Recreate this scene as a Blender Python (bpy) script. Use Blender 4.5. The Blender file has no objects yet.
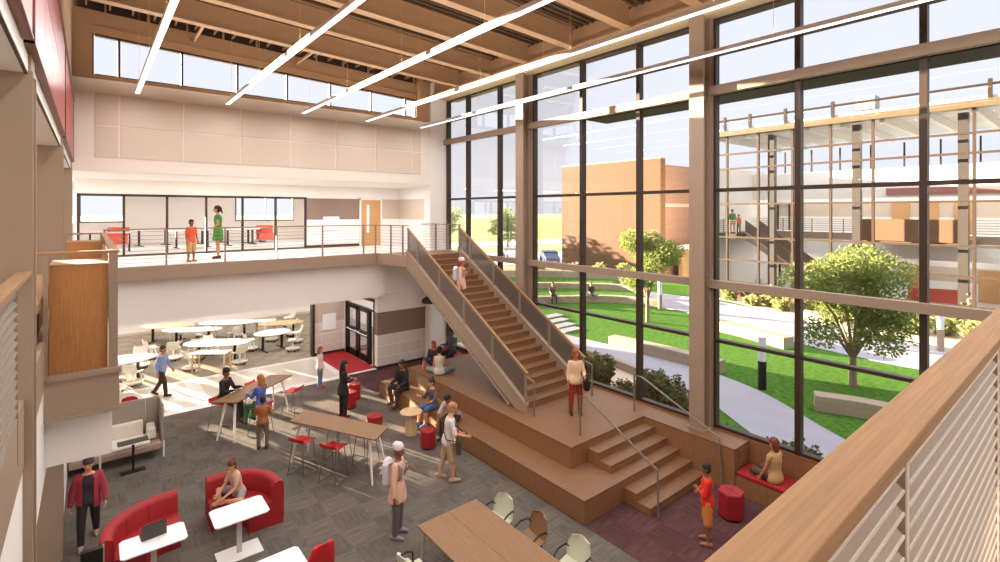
import bpy, bmesh, math, random
from mathutils import Vector as V, Matrix, Quaternion
random.seed(7)
sc = bpy.context.scene
COL = sc.collection
PI = math.pi
R = math.radians

# ------------------------------------------------------------------ materials
def srgb(c):
    if isinstance(c, str):
        c = [int(c[i:i+2], 16) / 255 for i in (0, 2, 4)]
    return tuple(((x / 12.92) if x <= .04045 else ((x + .055) / 1.055) ** 2.4) for x in c) + (1,)
MATS = {}
def mat(name, col, rough=.6, metal=0, noise=0, scale=8, bump=0, emit=0, spec=.4, coat=0):
    if name in MATS: return MATS[name]
    m = bpy.data.materials.new(name); m.use_nodes = True
    nt = m.node_tree; b = nt.nodes['Principled BSDF']
    c = srgb(col)
    b.inputs['Base Color'].default_value = c
    b.inputs['Roughness'].default_value = rough
    b.inputs['Metallic'].default_value = metal
    b.inputs['Specular IOR Level'].default_value = spec
    b.inputs['Coat Weight'].default_value = coat
    if emit:
        b.inputs['Emission Color'].default_value = c
        b.inputs['Emission Strength'].default_value = emit
    if noise or bump:
        tc = nt.nodes.new('ShaderNodeTexCoord')
        n = nt.nodes.new('ShaderNodeTexNoise'); n.inputs['Scale'].default_value = scale; n.inputs['Detail'].default_value = 4
        nt.links.new(tc.outputs['Object'], n.inputs['Vector'])
        if noise:
            mx = nt.nodes.new('ShaderNodeMix'); mx.data_type = 'RGBA'
            mx.inputs[6].default_value = tuple(x * (1 - noise) for x in c[:3]) + (1,)
            mx.inputs[7].default_value = tuple(min(1, x * (1 + noise)) for x in c[:3]) + (1,)
            nt.links.new(n.outputs['Fac'], mx.inputs[0]); nt.links.new(mx.outputs[2], b.inputs['Base Color'])
        if bump:
            bp = nt.nodes.new('ShaderNodeBump'); bp.inputs['Strength'].default_value = bump; bp.inputs['Distance'].default_value = .02
            nt.links.new(n.outputs['Fac'], bp.inputs['Height']); nt.links.new(bp.outputs[0], b.inputs['Normal'])
    MATS[name] = m
    return m

def nodes(name):
    m = bpy.data.materials.new(name); m.use_nodes = True
    nt = m.node_tree
    MATS[name] = m
    return m, nt, nt.nodes['Principled BSDF']

def wood(name, c1, c2, stretch=(1, 14, 14), scale=3, rough=.5, panel=None):
    """grain runs along the axis whose stretch value is 1"""
    m, nt, b = nodes(name)
    tc = nt.nodes.new('ShaderNodeTexCoord'); mp = nt.nodes.new('ShaderNodeMapping')
    mp.inputs['Scale'].default_value = stretch
    nt.links.new(tc.outputs['Object'], mp.inputs['Vector'])
    n = nt.nodes.new('ShaderNodeTexNoise'); n.inputs['Scale'].default_value = scale; n.inputs['Detail'].default_value = 6
    n.inputs['Roughness'].default_value = .65
    nt.links.new(mp.outputs[0], n.inputs['Vector'])
    r = nt.nodes.new('ShaderNodeValToRGB')
    r.color_ramp.elements[0].position = .3; r.color_ramp.elements[0].color = srgb(c1)
    r.color_ramp.elements[1].position = .7; r.color_ramp.elements[1].color = srgb(c2)
    nt.links.new(n.outputs['Fac'], r.inputs[0])
    out = r.outputs[0]
    if panel:          # thin dark joints between veneer panels: (axis, spacing) pairs
        sx = nt.nodes.new('ShaderNodeSeparateXYZ'); nt.links.new(tc.outputs['Object'], sx.inputs[0])
        for ax, sp in panel:
            a = nt.nodes.new('ShaderNodeMath'); a.operation = 'MODULO'; a.inputs[1].default_value = sp
            ad = nt.nodes.new('ShaderNodeMath'); ad.operation = 'ADD'; ad.inputs[1].default_value = 100 * sp
            nt.links.new(sx.outputs[ax], ad.inputs[0]); nt.links.new(ad.outputs[0], a.inputs[0])
            l = nt.nodes.new('ShaderNodeMath'); l.operation = 'LESS_THAN'; l.inputs[1].default_value = .008
            nt.links.new(a.outputs[0], l.inputs[0])
            mx = nt.nodes.new('ShaderNodeMix'); mx.data_type = 'RGBA'
            mx.inputs[7].default_value = tuple(x * .55 for x in srgb(c1)[:3]) + (1,)
            nt.links.new(l.outputs[0], mx.inputs[0]); nt.links.new(out, mx.inputs[6]); out = mx.outputs[2]
    nt.links.new(out, b.inputs['Base Color'])
    b.inputs['Roughness'].default_value = rough
    return m

def carpet(name, ca, cb, cc, tile=.61, red=None):
    """carpet tiles laid with alternate grain directions"""
    m, nt, b = nodes(name)
    tc = nt.nodes.new('ShaderNodeTexCoord')
    ck = nt.nodes.new('ShaderNodeTexChecker'); ck.inputs['Scale'].default_value = 1 / tile
    mo = nt.nodes.new('ShaderNodeMapping'); mo.inputs['Location'].default_value = (.01, .02, .013)
    nt.links.new(tc.outputs['Object'], mo.inputs['Vector']); nt.links.new(mo.outputs[0], ck.inputs['Vector'])
    outs = []
    for st in ((2.5, 20, 1), (20, 2.5, 1)):
        mp = nt.nodes.new('ShaderNodeMapping'); mp.inputs['Scale'].default_value = st
        nt.links.new(tc.outputs['Object'], mp.inputs['Vector'])
        n = nt.nodes.new('ShaderNodeTexNoise'); n.inputs['Scale'].default_value = 1; n.inputs['Detail'].default_value = 3
        nt.links.new(mp.outputs[0], n.inputs['Vector']); outs.append(n.outputs['Fac'])
    mx = nt.nodes.new('ShaderNodeMix'); mx.data_type = 'FLOAT'
    nt.links.new(ck.outputs['Fac'], mx.inputs[0]); nt.links.new(outs[0], mx.inputs[2]); nt.links.new(outs[1], mx.inputs[3])
    r = nt.nodes.new('ShaderNodeValToRGB'); e = r.color_ramp.elements
    e[0].position = .33; e[0].color = srgb(ca); e[1].position = .68; e[1].color = srgb(cb)
    nt.links.new(mx.outputs[0], r.inputs[0])
    big = nt.nodes.new('ShaderNodeTexNoise'); big.inputs['Scale'].default_value = .9; big.inputs['Detail'].default_value = 2
    nt.links.new(tc.outputs['Object'], big.inputs['Vector'])
    m2 = nt.nodes.new('ShaderNodeMix'); m2.data_type = 'RGBA'; m2.inputs[7].default_value = srgb(cc)
    q = nt.nodes.new('ShaderNodeMath'); q.operation = 'MULTIPLY'; q.inputs[1].default_value = .55
    nt.links.new(big.outputs['Fac'], q.inputs[0]); nt.links.new(q.outputs[0], m2.inputs[0])
    nt.links.new(r.outputs[0], m2.inputs[6])
    ck2 = nt.nodes.new('ShaderNodeMix'); ck2.data_type = 'RGBA'; ck2.blend_type = 'MULTIPLY'
    ck2.inputs[7].default_value = (.86, .86, .86, 1)
    nt.links.new(ck.outputs['Fac'], ck2.inputs[0]); nt.links.new(m2.outputs[2], ck2.inputs[6])
    nt.links.new(ck2.outputs[2], b.inputs['Base Color'])
    b.inputs['Roughness'].default_value = .95; b.inputs['Specular IOR Level'].default_value = .1
    return m

def glass(name, tint=(.96, .97, .98), refl=1.0):
    m, nt, b = nodes(name); nt.nodes.remove(b)
    o = nt.nodes['Material Output']
    t = nt.nodes.new('ShaderNodeBsdfTransparent'); t.inputs[0].default_value = tint + (1,)
    g = nt.nodes.new('ShaderNodeBsdfGlossy'); g.inputs['Roughness'].default_value = .01
    f = nt.nodes.new('ShaderNodeFresnel'); f.inputs['IOR'].default_value = 1.45
    k = nt.nodes.new('ShaderNodeMath'); k.operation = 'MULTIPLY'; k.inputs[1].default_value = refl
    mx = nt.nodes.new('ShaderNodeMixShader')
    nt.links.new(f.outputs[0], k.inputs[0]); nt.links.new(k.outputs[0], mx.inputs[0])
    nt.links.new(t.outputs[0], mx.inputs[1]); nt.links.new(g.outputs[0], mx.inputs[2]); nt.links.new(mx.outputs[0], o.inputs[0])
    return m

def perforated(name, col):
    """woven stair mesh: tiny openings between wires"""
    m, nt, b = nodes(name)
    o = nt.nodes['Material Output']
    b.inputs['Base Color'].default_value = srgb(col); b.inputs['Roughness'].default_value = .5
    tc = nt.nodes.new('ShaderNodeTexCoord'); sx = nt.nodes.new('ShaderNodeSeparateXYZ'); nt.links.new(tc.outputs['Object'], sx.inputs[0])
    res = []
    for ax in (1, 2):
        a = nt.nodes.new('ShaderNodeMath'); a.operation = 'PINGPONG'; a.inputs[1].default_value = .013
        l = nt.nodes.new('ShaderNodeMath'); l.operation = 'GREATER_THAN'; l.inputs[1].default_value = .0065
        nt.links.new(sx.outputs[ax], a.inputs[0]); nt.links.new(a.outputs[0], l.inputs[0]); res.append(l.outputs[0])
    mu = nt.nodes.new('ShaderNodeMath'); mu.operation = 'MULTIPLY'
    nt.links.new(res[0], mu.inputs[0]); nt.links.new(res[1], mu.inputs[1])
    t = nt.nodes.new('ShaderNodeBsdfTransparent'); mx = nt.nodes.new('ShaderNodeMixShader')
    nt.links.new(mu.outputs[0], mx.inputs[0]); nt.links.new(b.outputs[0], mx.inputs[1]); nt.links.new(t.outputs[0], mx.inputs[2])
    nt.links.new(mx.outputs[0], o.inputs[0])
    return m

def tiled(name, col, joint, sx_, sz_, ax=0, rough=.4, off=(0, 0), stag=.5):
    """large wall tiles or stone blocks with thin joints; ax is the horizontal axis"""
    m, nt, b = nodes(name)
    tc = nt.nodes.new('ShaderNodeTexCoord'); s = nt.nodes.new('ShaderNodeSeparateXYZ'); c = nt.nodes.new('ShaderNodeCombineXYZ')
    nt.links.new(tc.outputs['Object'], s.inputs[0])
    nt.links.new(s.outputs[ax], c.inputs[0]); nt.links.new(s.outputs[2], c.inputs[1])
    mp = nt.nodes.new('ShaderNodeMapping'); mp.inputs['Location'].default_value = (off[0], off[1], 0)
    nt.links.new(c.outputs[0], mp.inputs['Vector'])
    br = nt.nodes.new('ShaderNodeTexBrick'); br.offset = stag
    br.inputs['Scale'].default_value = 1; br.inputs['Brick Width'].default_value = sx_; br.inputs['Row Height'].default_value = sz_
    br.inputs['Mortar Size'].default_value = .012
    a = srgb(col)
    br.inputs['Color1'].default_value = a; br.inputs['Color2'].default_value = tuple(x * .9 for x in a[:3]) + (1,)
    br.inputs['Mortar'].default_value = srgb(joint)
    nt.links.new(mp.outputs[0], br.inputs['Vector']); nt.links.new(br.outputs[0], b.inputs['Base Color'])
    b.inputs['Roughness'].default_value = rough
    return m

WHITE = mat('white_paint', 'F1ECE8', .7)
WARMW = mat('warm_white_paint', 'F0E8E0', .7)
TAUPE = mat('taupe_steel', 'A08A77', .5)
BEAM = mat('tan_beam_steel', 'A5805F', .5)
DECK = mat('roof_deck', '5B4636', .5, .3)
DARK = mat('dark_bronze', '3A2A20', .45)
MULL = mat('mullion_taupe', '9B8674', .5)
ACOU = mat('acoustic_fabric', 'DCCDC0', .95, noise=.04, scale=60)
STRIPE = mat('brown_wall_panel', '8A7468', .6)
STRIPE2 = mat('light_brown_wall_panel', 'C9B9A8', .6)
RED = mat('red_upholstery', '9C2024', .55, noise=.06, scale=30)
REDM = mat('red_moulded_shell', 'C8282C', .4)
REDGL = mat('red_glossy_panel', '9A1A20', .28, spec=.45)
MAT_RED = mat('red_entry_mat', 'A01F22', .9, noise=.1, scale=20)
BLACK = mat('black_metal', '17130F', .4)
BLKP = mat('black_plastic', '1F1A17', .5)
WHT_L = mat('white_laminate', 'F3F1F2', .35)
SHELL = mat('cream_plastic', 'E9E5DA', .45)
SHELLG = mat('sage_plastic', 'CFCFB8', .45)
CHROME = mat('steel_wire', '8D8884', .3, .8)
WHITEM = mat('white_metal', 'F0EDEA', .4)
RAILM = mat('taupe_rail_metal', '94806F', .45)
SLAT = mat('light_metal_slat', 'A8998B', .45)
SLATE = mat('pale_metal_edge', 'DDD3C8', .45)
SOFA = mat('grey_sofa_fabric', 'A2968A', .9, noise=.06, scale=40)
CUSH = mat('ivory_cushion', 'E0D9CC', .85)
WOODH = wood('oak_handrail', '8B6745', 'A88058', (.8, 30, 30), 3, rough=.7)
WOODHY = wood('oak_handrail_y', '8B6745', 'A67E57', (30, .8, 30), 3, rough=.7)
WOODV = wood('wood_cladding', '9E6636', 'B57F4B', (16, 16, 1.2), 3)
WOODP = wood('platform_wood', '755337', '896546', (1.2, 14, 14), 3)
WOODPF = wood('platform_wood_front', '835A3A', '976B48', (9, 9, 1), 5, panel=((0, 1.2), (1, 1.2), (2, .46)))
WOODT = wood('table_wood', '7F5D3F', '93704E', (14, 1.2, 14), 3)
WOODL = wood('light_table_wood', 'C9A67C', 'DDBE96', (1.5, 10, 10), 3)
WOODD = wood('door_wood', 'B98A58', 'CB9E6B', (10, 10, 1.2), 3)
CARP = carpet('grey_carpet_tile', '5E5751', '766E66', '665F59')
CARPR = carpet('maroon_carpet_tile', '503436', '664545', '543E3E')
CARPC = carpet('beige_carpet_tile', '877C6E', 'A89C8C', '9A8F80', .5)
TERR = mat('terrazzo', 'BFB6AA', .35, noise=.03, scale=40)
TERRB = mat('pale_terrazzo_border', 'D8D4D2', .35)
GLS = glass('window_glass', refl=.3)
GLSB = glass('facade_glass', (.95, .97, .98), .5)
MESHM = perforated('stair_mesh', '6E6058')
CONC = mat('pale_concrete', '9A979F', .8, noise=.04, scale=3)
STONE = tiled('sandstone_block', 'A3937E', '93836F', .9, .3, 1, .8)
STONEX = tiled('sandstone_block_x', 'D3BFA6', 'A8957F', .9, .3, 0, .8)
BRICK = tiled('tan_brick', '624429', '5A3E26', 3.0, .3, 1, .85)
BRICKD = tiled('brown_brick', '8A6A58', '7A5C4C', 3.0, .3, 0, .85)
GRAV = mat('pale_gravel', 'C7B49C', .9, noise=.15, scale=30, bump=.3)
SHRUBM = mat('olive_shrub_leaf', '66673C', .8, noise=.35, scale=5)
SHRUBY = mat('silver_green_leaf', 'A3A56B', .8, noise=.3, scale=5)
LEAF = mat('bright_leaf', '848F4C', .7, noise=.35, scale=2)
LEAF2 = mat('distant_leaf', '8DA35A', .8, noise=.3, scale=2)
BARK = mat('bark', '8E7A66', .9, noise=.3, scale=12)
TILE = tiled('beige_wall_tile', 'E2D7CD', 'F2ECE6', .95, .43, 0, .35, (.1, .0), 0)
SKINS = {k: mat('skin_' + k, c, .5) for k, c in dict(light='D69A7A', tan='B97E5B', brown='8A5A3C', dark='5E3B28', red='C56F4F').items()}
LIP = mat('lips', '8C4438', .5)
EYE = mat('eye_dark', '1A1210', .3)

def leafy(m):
    nt = m.node_tree; b = nt.nodes['Principled BSDF']; o = nt.nodes['Material Output']
    t = nt.nodes.new('ShaderNodeBsdfTranslucent'); mx = nt.nodes.new('ShaderNodeMixShader'); mx.inputs[0].default_value = .42
    src = b.inputs['Base Color'].links[0].from_socket
    nt.links.new(src, t.inputs[0]); nt.links.new(b.outputs[0], mx.inputs[1]); nt.links.new(t.outputs[0], mx.inputs[2]); nt.links.new(mx.outputs[0], o.inputs[0])
for q in (LEAF, LEAF2, SHRUBM, SHRUBY): leafy(q)
# lawn
def grass_mat():
    m, nt, b = nodes('lawn_green')
    tc = nt.nodes.new('ShaderNodeTexCoord')
    n = nt.nodes.new('ShaderNodeTexNoise'); n.inputs['Scale'].default_value = 5; n.inputs['Detail'].default_value = 8; n.inputs['Roughness'].default_value = .75
    nt.links.new(tc.outputs['Object'], n.inputs['Vector'])
    r = nt.nodes.new('ShaderNodeValToRGB'); e = r.color_ramp.elements
    e[0].position = .35; e[0].color = srgb('2F561A'); e[1].position = .7; e[1].color = srgb('5C812D')
    nt.links.new(n.outputs['Fac'], r.inputs[0]); nt.links.new(r.outputs[0], b.inputs['Base Color'])
    bp = nt.nodes.new('ShaderNodeBump'); bp.inputs['Strength'].default_value = .8; bp.inputs['Distance'].default_value = .05
    nt.links.new(n.outputs['Fac'], bp.inputs['Height']); nt.links.new(bp.outputs[0], b.inputs['Normal'])
    b.inputs['Roughness'].default_value = .9; b.inputs['Specular IOR Level'].default_value = .1
    return m
GRASS = grass_mat()
FIELD = mat('dry_field', 'A59E74', .95, noise=.2, scale=.05)
FIELD2 = mat('far_meadow', '88914C', .95, noise=.15, scale=.1)

# ------------------------------------------------------------------ mesh kit
class M:
    def __init__(s): s.v = []; s.f = []; s.mi = []; s.m = 0
    def add(s, vs, fs):
        o = len(s.v); s.v += [tuple(v) for v in vs]
        for f in fs: s.f.append(tuple(o + i for i in f)); s.mi.append(s.m)
        return s
    def box(s, x0, x1, y0, y1, z0, z1):
        return s.add([(x0,y0,z0),(x1,y0,z0),(x1,y1,z0),(x0,y1,z0),(x0,y0,z1),(x1,y0,z1),(x1,y1,z1),(x0,y1,z1)],
            [(0,3,2,1),(4,5,6,7),(0,1,5,4),(1,2,6,5),(2,3,7,6),(3,0,4,7)])
    def bar(s, a, b, w, h, up=(0, 0, 1)):
        """box of section w x h from a to b"""
        a, b = V(a), V(b); d = (b - a).normalized(); u = V(up)
        if abs(d.dot(u)) > .99: u = V((0, 1, 0))
        r = d.cross(u).normalized() * w / 2; u = r.cross(d).normalized() * h / 2
        p = [a - r - u, a + r - u, a + r + u, a - r + u, b - r - u, b + r - u, b + r + u, b - r + u]
        return s.add(p, [(0,1,2,3),(7,6,5,4),(0,4,5,1),(1,5,6,2),(2,6,7,3),(3,7,4,0)])
    def prism(s, poly, z0, z1):
        n = len(poly)
        ar = sum(poly[i][0] * poly[(i+1) % n][1] - poly[(i+1) % n][0] * poly[i][1] for i in range(n))
        if ar < 0: poly = poly[::-1]
        s.add([(x, y, z0) for x, y in poly] + [(x, y, z1) for x, y in poly],
              [tuple(range(n))[::-1], tuple(range(n, 2*n))] + [(i, (i+1) % n, n + (i+1) % n, n + i) for i in range(n)])
        return s
    def loft(s, rings, closed_caps=True):
        n = len(rings[0]); vs = [p for r in rings for p in r]; fs = []
        for k in range(len(rings) - 1):
            for i in range(n):
                j = (i + 1) % n
                fs.append((k*n+i, k*n+j, (k+1)*n+j, (k+1)*n+i))
        if closed_caps:
            fs.append(tuple(range(n))[::-1]); fs.append(tuple((len(rings)-1)*n + i for i in range(n)))
        return s.add(vs, fs)
    def tube(s, pts, r, n=8, r1=None):
        pts = [V(p) for p in pts]; rings = []; prev = None
        for k, p in enumerate(pts):
            d = (pts[min(k+1, len(pts)-1)] - pts[max(k-1, 0)]).normalized()
            if prev is None:
                u = V((0, 0, 1)) if abs(d.z) < .9 else V((1, 0, 0))
                a = d.cross(u).normalized()
            else: a = (prev - d * prev.dot(d)).normalized()
            prev = a; b = d.cross(a)
            rr = r if r1 is None else r + (r1 - r) * k / (len(pts) - 1)
            rings.append([p + a * rr * math.cos(2*PI*i/n) + b * rr * math.sin(2*PI*i/n) for i in range(n)])
        return s.loft(rings)
    def capsule(s, a, b, ra, rb, n=10):
        a, b = V(a), V(b); d = b - a
        L = d.length or 1e-6; d = d / L
        u = V((0, 0, 1)) if abs(d.z) < .9 else V((1, 0, 0))
        x = d.cross(u).normalized(); y = d.cross(x)
        rings = []
        for t in (85, 60, 30, 0):
            c, q = math.cos(R(t)), math.sin(R(t))
            rings.append([a - d*ra*q + (x*math.cos(2*PI*i/n) + y*math.sin(2*PI*i/n))*ra*c for i in range(n)])
        for t in (0, 30, 60, 85):
            c, q = math.cos(R(t)), math.sin(R(t))
            rings.append([b + d*rb*q + (x*math.cos(2*PI*i/n) + y*math.sin(2*PI*i/n))*rb*c for i in range(n)])
        return s.loft(rings)
    def ell(s, c, rx, ry, rz, n=14, m=9, rot=None, zmin=-1):
        c = V(c); rings = []
        for k in range(m + 1):
            t = -PI/2 + PI * k / m
            t = max(min(t, PI/2 - .05), -PI/2 + .05)
            if math.sin(t) < zmin: t = math.asin(zmin)
            ring = []
            for i in range(n):
                p = V((rx*math.cos(t)*math.cos(2*PI*i/n), ry*math.cos(t)*math.sin(2*PI*i/n), rz*math.sin(t)))
                if rot: p = rot @ p
                ring.append(c + p)
            rings.append(ring)
        return s.loft(rings)
    def lathe(s, prof, n=20, c=(0, 0, 0)):
        c = V(c)
        return s.loft([[c + V((r*math.cos(2*PI*i/n), r*math.sin(2*PI*i/n), z)) for i in range(n)] for r, z in prof])
    def xf(s, mx):
        s.v = [tuple(mx @ V(p)) for p in s.v]; return s

def build(name, m, material, parent=None, bevel=0, smooth=False, loc=None, rotz=0):
    me = bpy.data.meshes.new(name); me.from_pydata([tuple(p) for p in m.v], [], m.f)
    mats = material if isinstance(material, (list, tuple)) else [material]
    for x in mats: me.materials.append(x)
    if any(m.mi): me.polygons.foreach_set('material_index', m.mi)
    bm = bmesh.new(); bm.from_mesh(me); bmesh.ops.recalc_face_normals(bm, faces=bm.faces)
    if smooth:
        for f in bm.faces: f.smooth = True
        for e in bm.edges:
            if len(e.link_faces) == 2 and e.calc_face_angle(0) > R(42): e.smooth = False
    bm.to_mesh(me); bm.free()
    o = bpy.data.objects.new(name, me); COL.objects.link(o)
    if parent: o.parent = parent
    if loc: o.location = loc
    if rotz: o.rotation_euler.z = rotz
    if bevel:
        b = o.modifiers.new('b', 'BEVEL'); b.width = bevel; b.segments = 2; b.limit_method = 'ANGLE'; b.angle_limit = R(40)
    return o
def tag(o, label=None, cat=None, group=None, kind=None):
    if label: o['label'] = label
    if cat: o['category'] = cat
    if group: o['group'] = group
    if kind: o['kind'] = kind
    return o
def empty(name, loc=(0, 0, 0), rz=0, label=None, cat=None, group=None, kind=None):
    o = bpy.data.objects.new(name, None); COL.objects.link(o)
    o.location = loc; o.rotation_euler = (0, 0, rz); o.empty_display_size = .2
    return tag(o, label, cat, group, kind)
def struct(name, m, material, parent=None, **k):
    o = build(name, m, material, parent, **k)
    if not parent: o['kind'] = 'structure'
    return o
def kids(o): return KID.get(o.name, [])
def copy_tree(o, loc, rz, label=None):
    c = o.copy(); COL.objects.link(c); c.location = loc; c.rotation_euler = (0, 0, rz)
    if label: c['label'] = label
    for ch in list(o.children):
        d = ch.copy(); COL.objects.link(d); d.parent = c
        for g in ch.children:
            e = g.copy(); COL.objects.link(e); e.parent = d
    return c
def bx(*a): return M().box(*a)

# ================================================================== THE HALL
F2 = 4.45            # upper floor
XW, YB, XL = 11.4, 17.3, -.39
YS = -5.0
# ---- floors
struct('floor', bx(-4, 7.28, YS, 17.55, -.1, 0), CARP)
struct('floor_maroon_carpet', bx(7.28, 11.4, YS, 17.68, -.1, 0), CARPR)
struct('floor_terrazzo_walk', bx(-4, 7.0, 17.86, 20.6, -.1, 0), TERR)
struct('floor_walk_border', M().box(-4, 8.45, 17.55, 17.86, -.1, 0).box(-4, 7.0, 20.6, 20.85, -.1, 0).box(2.55, 2.95, 17.86, 20.6, -.1, .002).box(7.0, 7.25, 17.86, 20.85, -.1, 0), TERRB)
struct('floor_entry_mat', bx(7.25, 8.47, 17.86, 20.95, -.1, .004), MAT_RED)
struct('floor_cafeteria', bx(-6, 11.4, 20.85, 30.1, -.1, 0), CARPC)
# ---- back wall above the balcony, with clerestory opening
def zr(x): return 10.65 + .04 * (10.6 - x)      # underside of the beams
struct('wall_back', M().box(-.6, 10.55, YB, YB+.3, 7.09, 9.57), WARMW)
mh = M()
xs = [-.6, 10.55]
mh.add([(x, y, z) for x in xs for y in (YB, YB+.3) for z in (zr(x)-.27, zr(x)+.34)], [(0,1,3,2),(4,6,7,5),(0,2,6,4),(1,5,7,3),(0,4,5,1),(2,3,7,6)])
mh.box(-.6, .05, YB-.04, YB+.3, 9.575, 11.4).box(9.91, 10.55, YB-.04, YB+.3, 9.575, 11.2)
mh.box(.05, 9.91, YB-.035, YB+.04, 9.575, 9.68)
mh.add([(x, y, z) for x in (.05, 9.91) for y in (YB-.06, YB) for z in (zr(x)-.1, zr(x)-.07)], [(0,1,3,2),(4,6,7,5),(0,2,6,4),(1,5,7,3),(0,4,5,1),(2,3,7,6)])
struct('trim_1', mh, BEAM)
hd_ = M(); hd_.add([(x, y, z) for x in (-.39, 10.6) for y in (YB+.06, YB+.3) for z in (zr(x)+.34, zr(x)+.7)], [(0,1,3,2),(4,6,7,5),(0,2,6,4),(1,5,7,3),(0,4,5,1),(2,3,7,6)])
struct('dark_slot_strip', hd_, DARK)  # dark strip standing in for the shaded open slot above the header
tk = M()
for k in range(11):
    x = .3 + k * .95; tk.box(x, x+.05, YB-.01, YB+.07, zr(x)+.34, zr(x)+.62)
struct('trim_11', tk, BEAM)
# pier in the corner and ground floor walls
struct('wall_back_pier', M().box(10.55, 11.42, YB-.02, YB+.45, 0, 11.3), WHITE)
struct('wall_back_bulkhead', M().box(-.39, 8.62, 17.4, 17.62, 2.8, 4.1), WHITE)
ml = M(); ml.box(8.45, 10.55, 17.625, 17.9, 2.15, 4.1)
struct('wall_back_lower', ml, WHITE)
struct('wall_back_stripe', bx(8.45, 10.56, 17.655, 17.9, 1.28, 2.15), STRIPE)
struct('wall_back_tile', bx(8.45, 10.56, 17.655, 17.9, .1, 1.28), TILE)
struct('baseboard_back', M().box(8.44, 10.56, 17.64, 17.9, 0, .1), DARK)
# soffit of the upper recess and ceilings
struct('ceiling_recess', bx(-.39, 11.4, YB+.3, 21.45, 7.09, 7.2), WHITE)
struct('ceiling_cafeteria', bx(-6, 11.4, YB+.3, 30.1, 2.8, 2.9), WHITE)
struct('ceiling_upper_room', bx(-6, 11.4, 21.6, 30.1, 7.0, 7.1), WHITE)
# upper floor slab of the back balcony and landing
struct('balcony_floor_back', M().box(-.42, 11.4, 17.12, 30.1, 4.1, F2), TERRB)
struct('balcony_fascia_back', M().box(.3, 8.16, 17.05, 17.12, 4.08, F2+.02), TAUPE)
struct('landing_fascia', M().bar((8.15, 17.08, 4.275), (8.5, 15.38, 4.275), .06, .39), TAUPE)
struct('stair_landing_floor', M().prism([(8.18, 17.12), (8.52, 15.4), (11.2, 15.4), (11.2, 17.12)], 4.12, F2), [WOODP])
struct('stair_landing_soffit', M().prism([(8.18, 17.12), (8.52, 15.4), (11.2, 15.4), (11.2, 17.12)], 4.06, 4.12), WHITE)
# upper back wall Y=21.4: stripe, white base, storefront
struct('wall_upper_back', M().box(7.05, 11.4, 21.45, 21.6, F2, 5.65).box(7.05, 9.4, 21.45, 21.6, 6.56, 7.09).box(10.45, 11.4, 21.45, 21.6, 6.56, 7.09)
       .box(-.39, 7.05, 21.45, 21.6, 6.6, 7.09).box(9.4, 10.45, 21.45, 21.6, 6.56, 7.09).box(-.39, -.33, 21.45, 21.6, F2, 6.6), WHITE)
struct('wall_upper_stripe', M().box(7.05, 9.4, 21.44, 21.6, 5.65, 6.56), STRIPE)
struct('wall_upper_stripe_light', M().box(10.45, 11.38, 21.44, 21.6, 5.65, 6.56).box(11.36, 11.4, 17.8, 21.44, 5.65, 6.56), STRIPE2)
struct('wall_upper_east', M().box(11.38, 11.5, 17.6, 30.1, F2, 7.1).box(11.38, 11.5, 17.6, 30.1, 0, F2), WHITE)
struct('baseboard_upper', bx(7.05, 9.4, 21.42, 21.45, F2, F2+.12), DARK)
# far walls with window ribbons
fw = M()
for z0, z1, wz0, wz1 in ((0, 4.1, .95, 2.76), (F2, 7.1, 5.48, 7.0)):
    fw.box(-6, 11.4, 30, 30.2, z0, wz0).box(-6, 11.4, 30, 30.2, wz1, z1)
for a, b in ((1.25, 6.1), (-.55, -.38), (9.1, 11.4), (-6, -1)): fw.box(a, b, 30, 30.2, 5.48, 7.0)
fw.box(-6, -2.8, 30, 30.2, .95, 2.76).box(2.1, 11.4, 30, 30.2, .95, 2.76)
for k in range(5): fw.box(-2.1 + k*.95, -1.88 + k*.95, 30, 30.2, .95, 2.76)  # unseen ground-floor mullions and rails, set to cut sunlight into floor stripes
fw.box(-2.8, 2.1, 30, 30.1, 1.78, 1.9).box(-2.8, 2.1, 30, 30.1, 2.25, 2.32)
struct('wall_far', fw, WHITE)
struct('trim_2', M().box(-6, 11.4, 29.96, 30, .9, .95).box(-6, 11.4, 29.97, 30, 0, .12), mat('pale_wood_sill', 'D8C4B0', .6))
struct('wall_cafeteria_west', M().box(-6.15, -6, 17.3, 30.1, 0, 7.1), WHITE)
# vestibule
struct('wall_vestibule', M().box(7.22, 8.6, 20.95, 21.15, 0, 1.35), TILE)
struct('wall_vestibule_stripe', M().box(7.22, 8.6, 20.95, 21.15, 1.35, 2.8), STRIPE2)
struct('wall_vestibule_side', M().box(8.5, 8.62, 17.66, 17.95, 0, 2.8).box(8.5, 8.62, 17.9, 20.95, 2.62, 2.8).box(8.5, 8.62, 20.75, 20.95, 0, 2.8), WHITE)
struct('trim_3', M().box(7.1, 7.2, 20.86, 21.15, 0, 2.8).box(7.2, 8.5, 20.93, 20.95, 0, .1), DARK)

# left (west) wall: bulkheads, soffit, wall above
struct('wall_left', M().box(-.6, XL, YS, YB-.05, 7.12, 11.6), WHITE)
struct('wall_left_bulkhead', M().box(-.55, -.42, YS, YB, 2.8, 3.95), WHITE)
struct('wall_left_lower', M().box(-.6, -.4, 11.8, 17.5, 0, 2.8), WHITE)
struct('wall_left_far', M().box(-3.7, -3.5, YS, 17.3, 0, 7.14), WARMW)
struct('ceiling_left', M().box(-3.5, -.6, YS, YB, 7.12, 7.2), WARMW)
struct('trim_4', M().box(-.41, XL+.003, YS, YB, 7.112, 7.125), DARK)
struct('balcony_floor_left', M().box(-3.5, -.45, YS, 17.12, 4.0, F2), TERR)
struct('balcony_fascia_left', M().box(-.45, -.41, YS, 17.12, 3.95, F2+.04), TAUPE)
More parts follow.
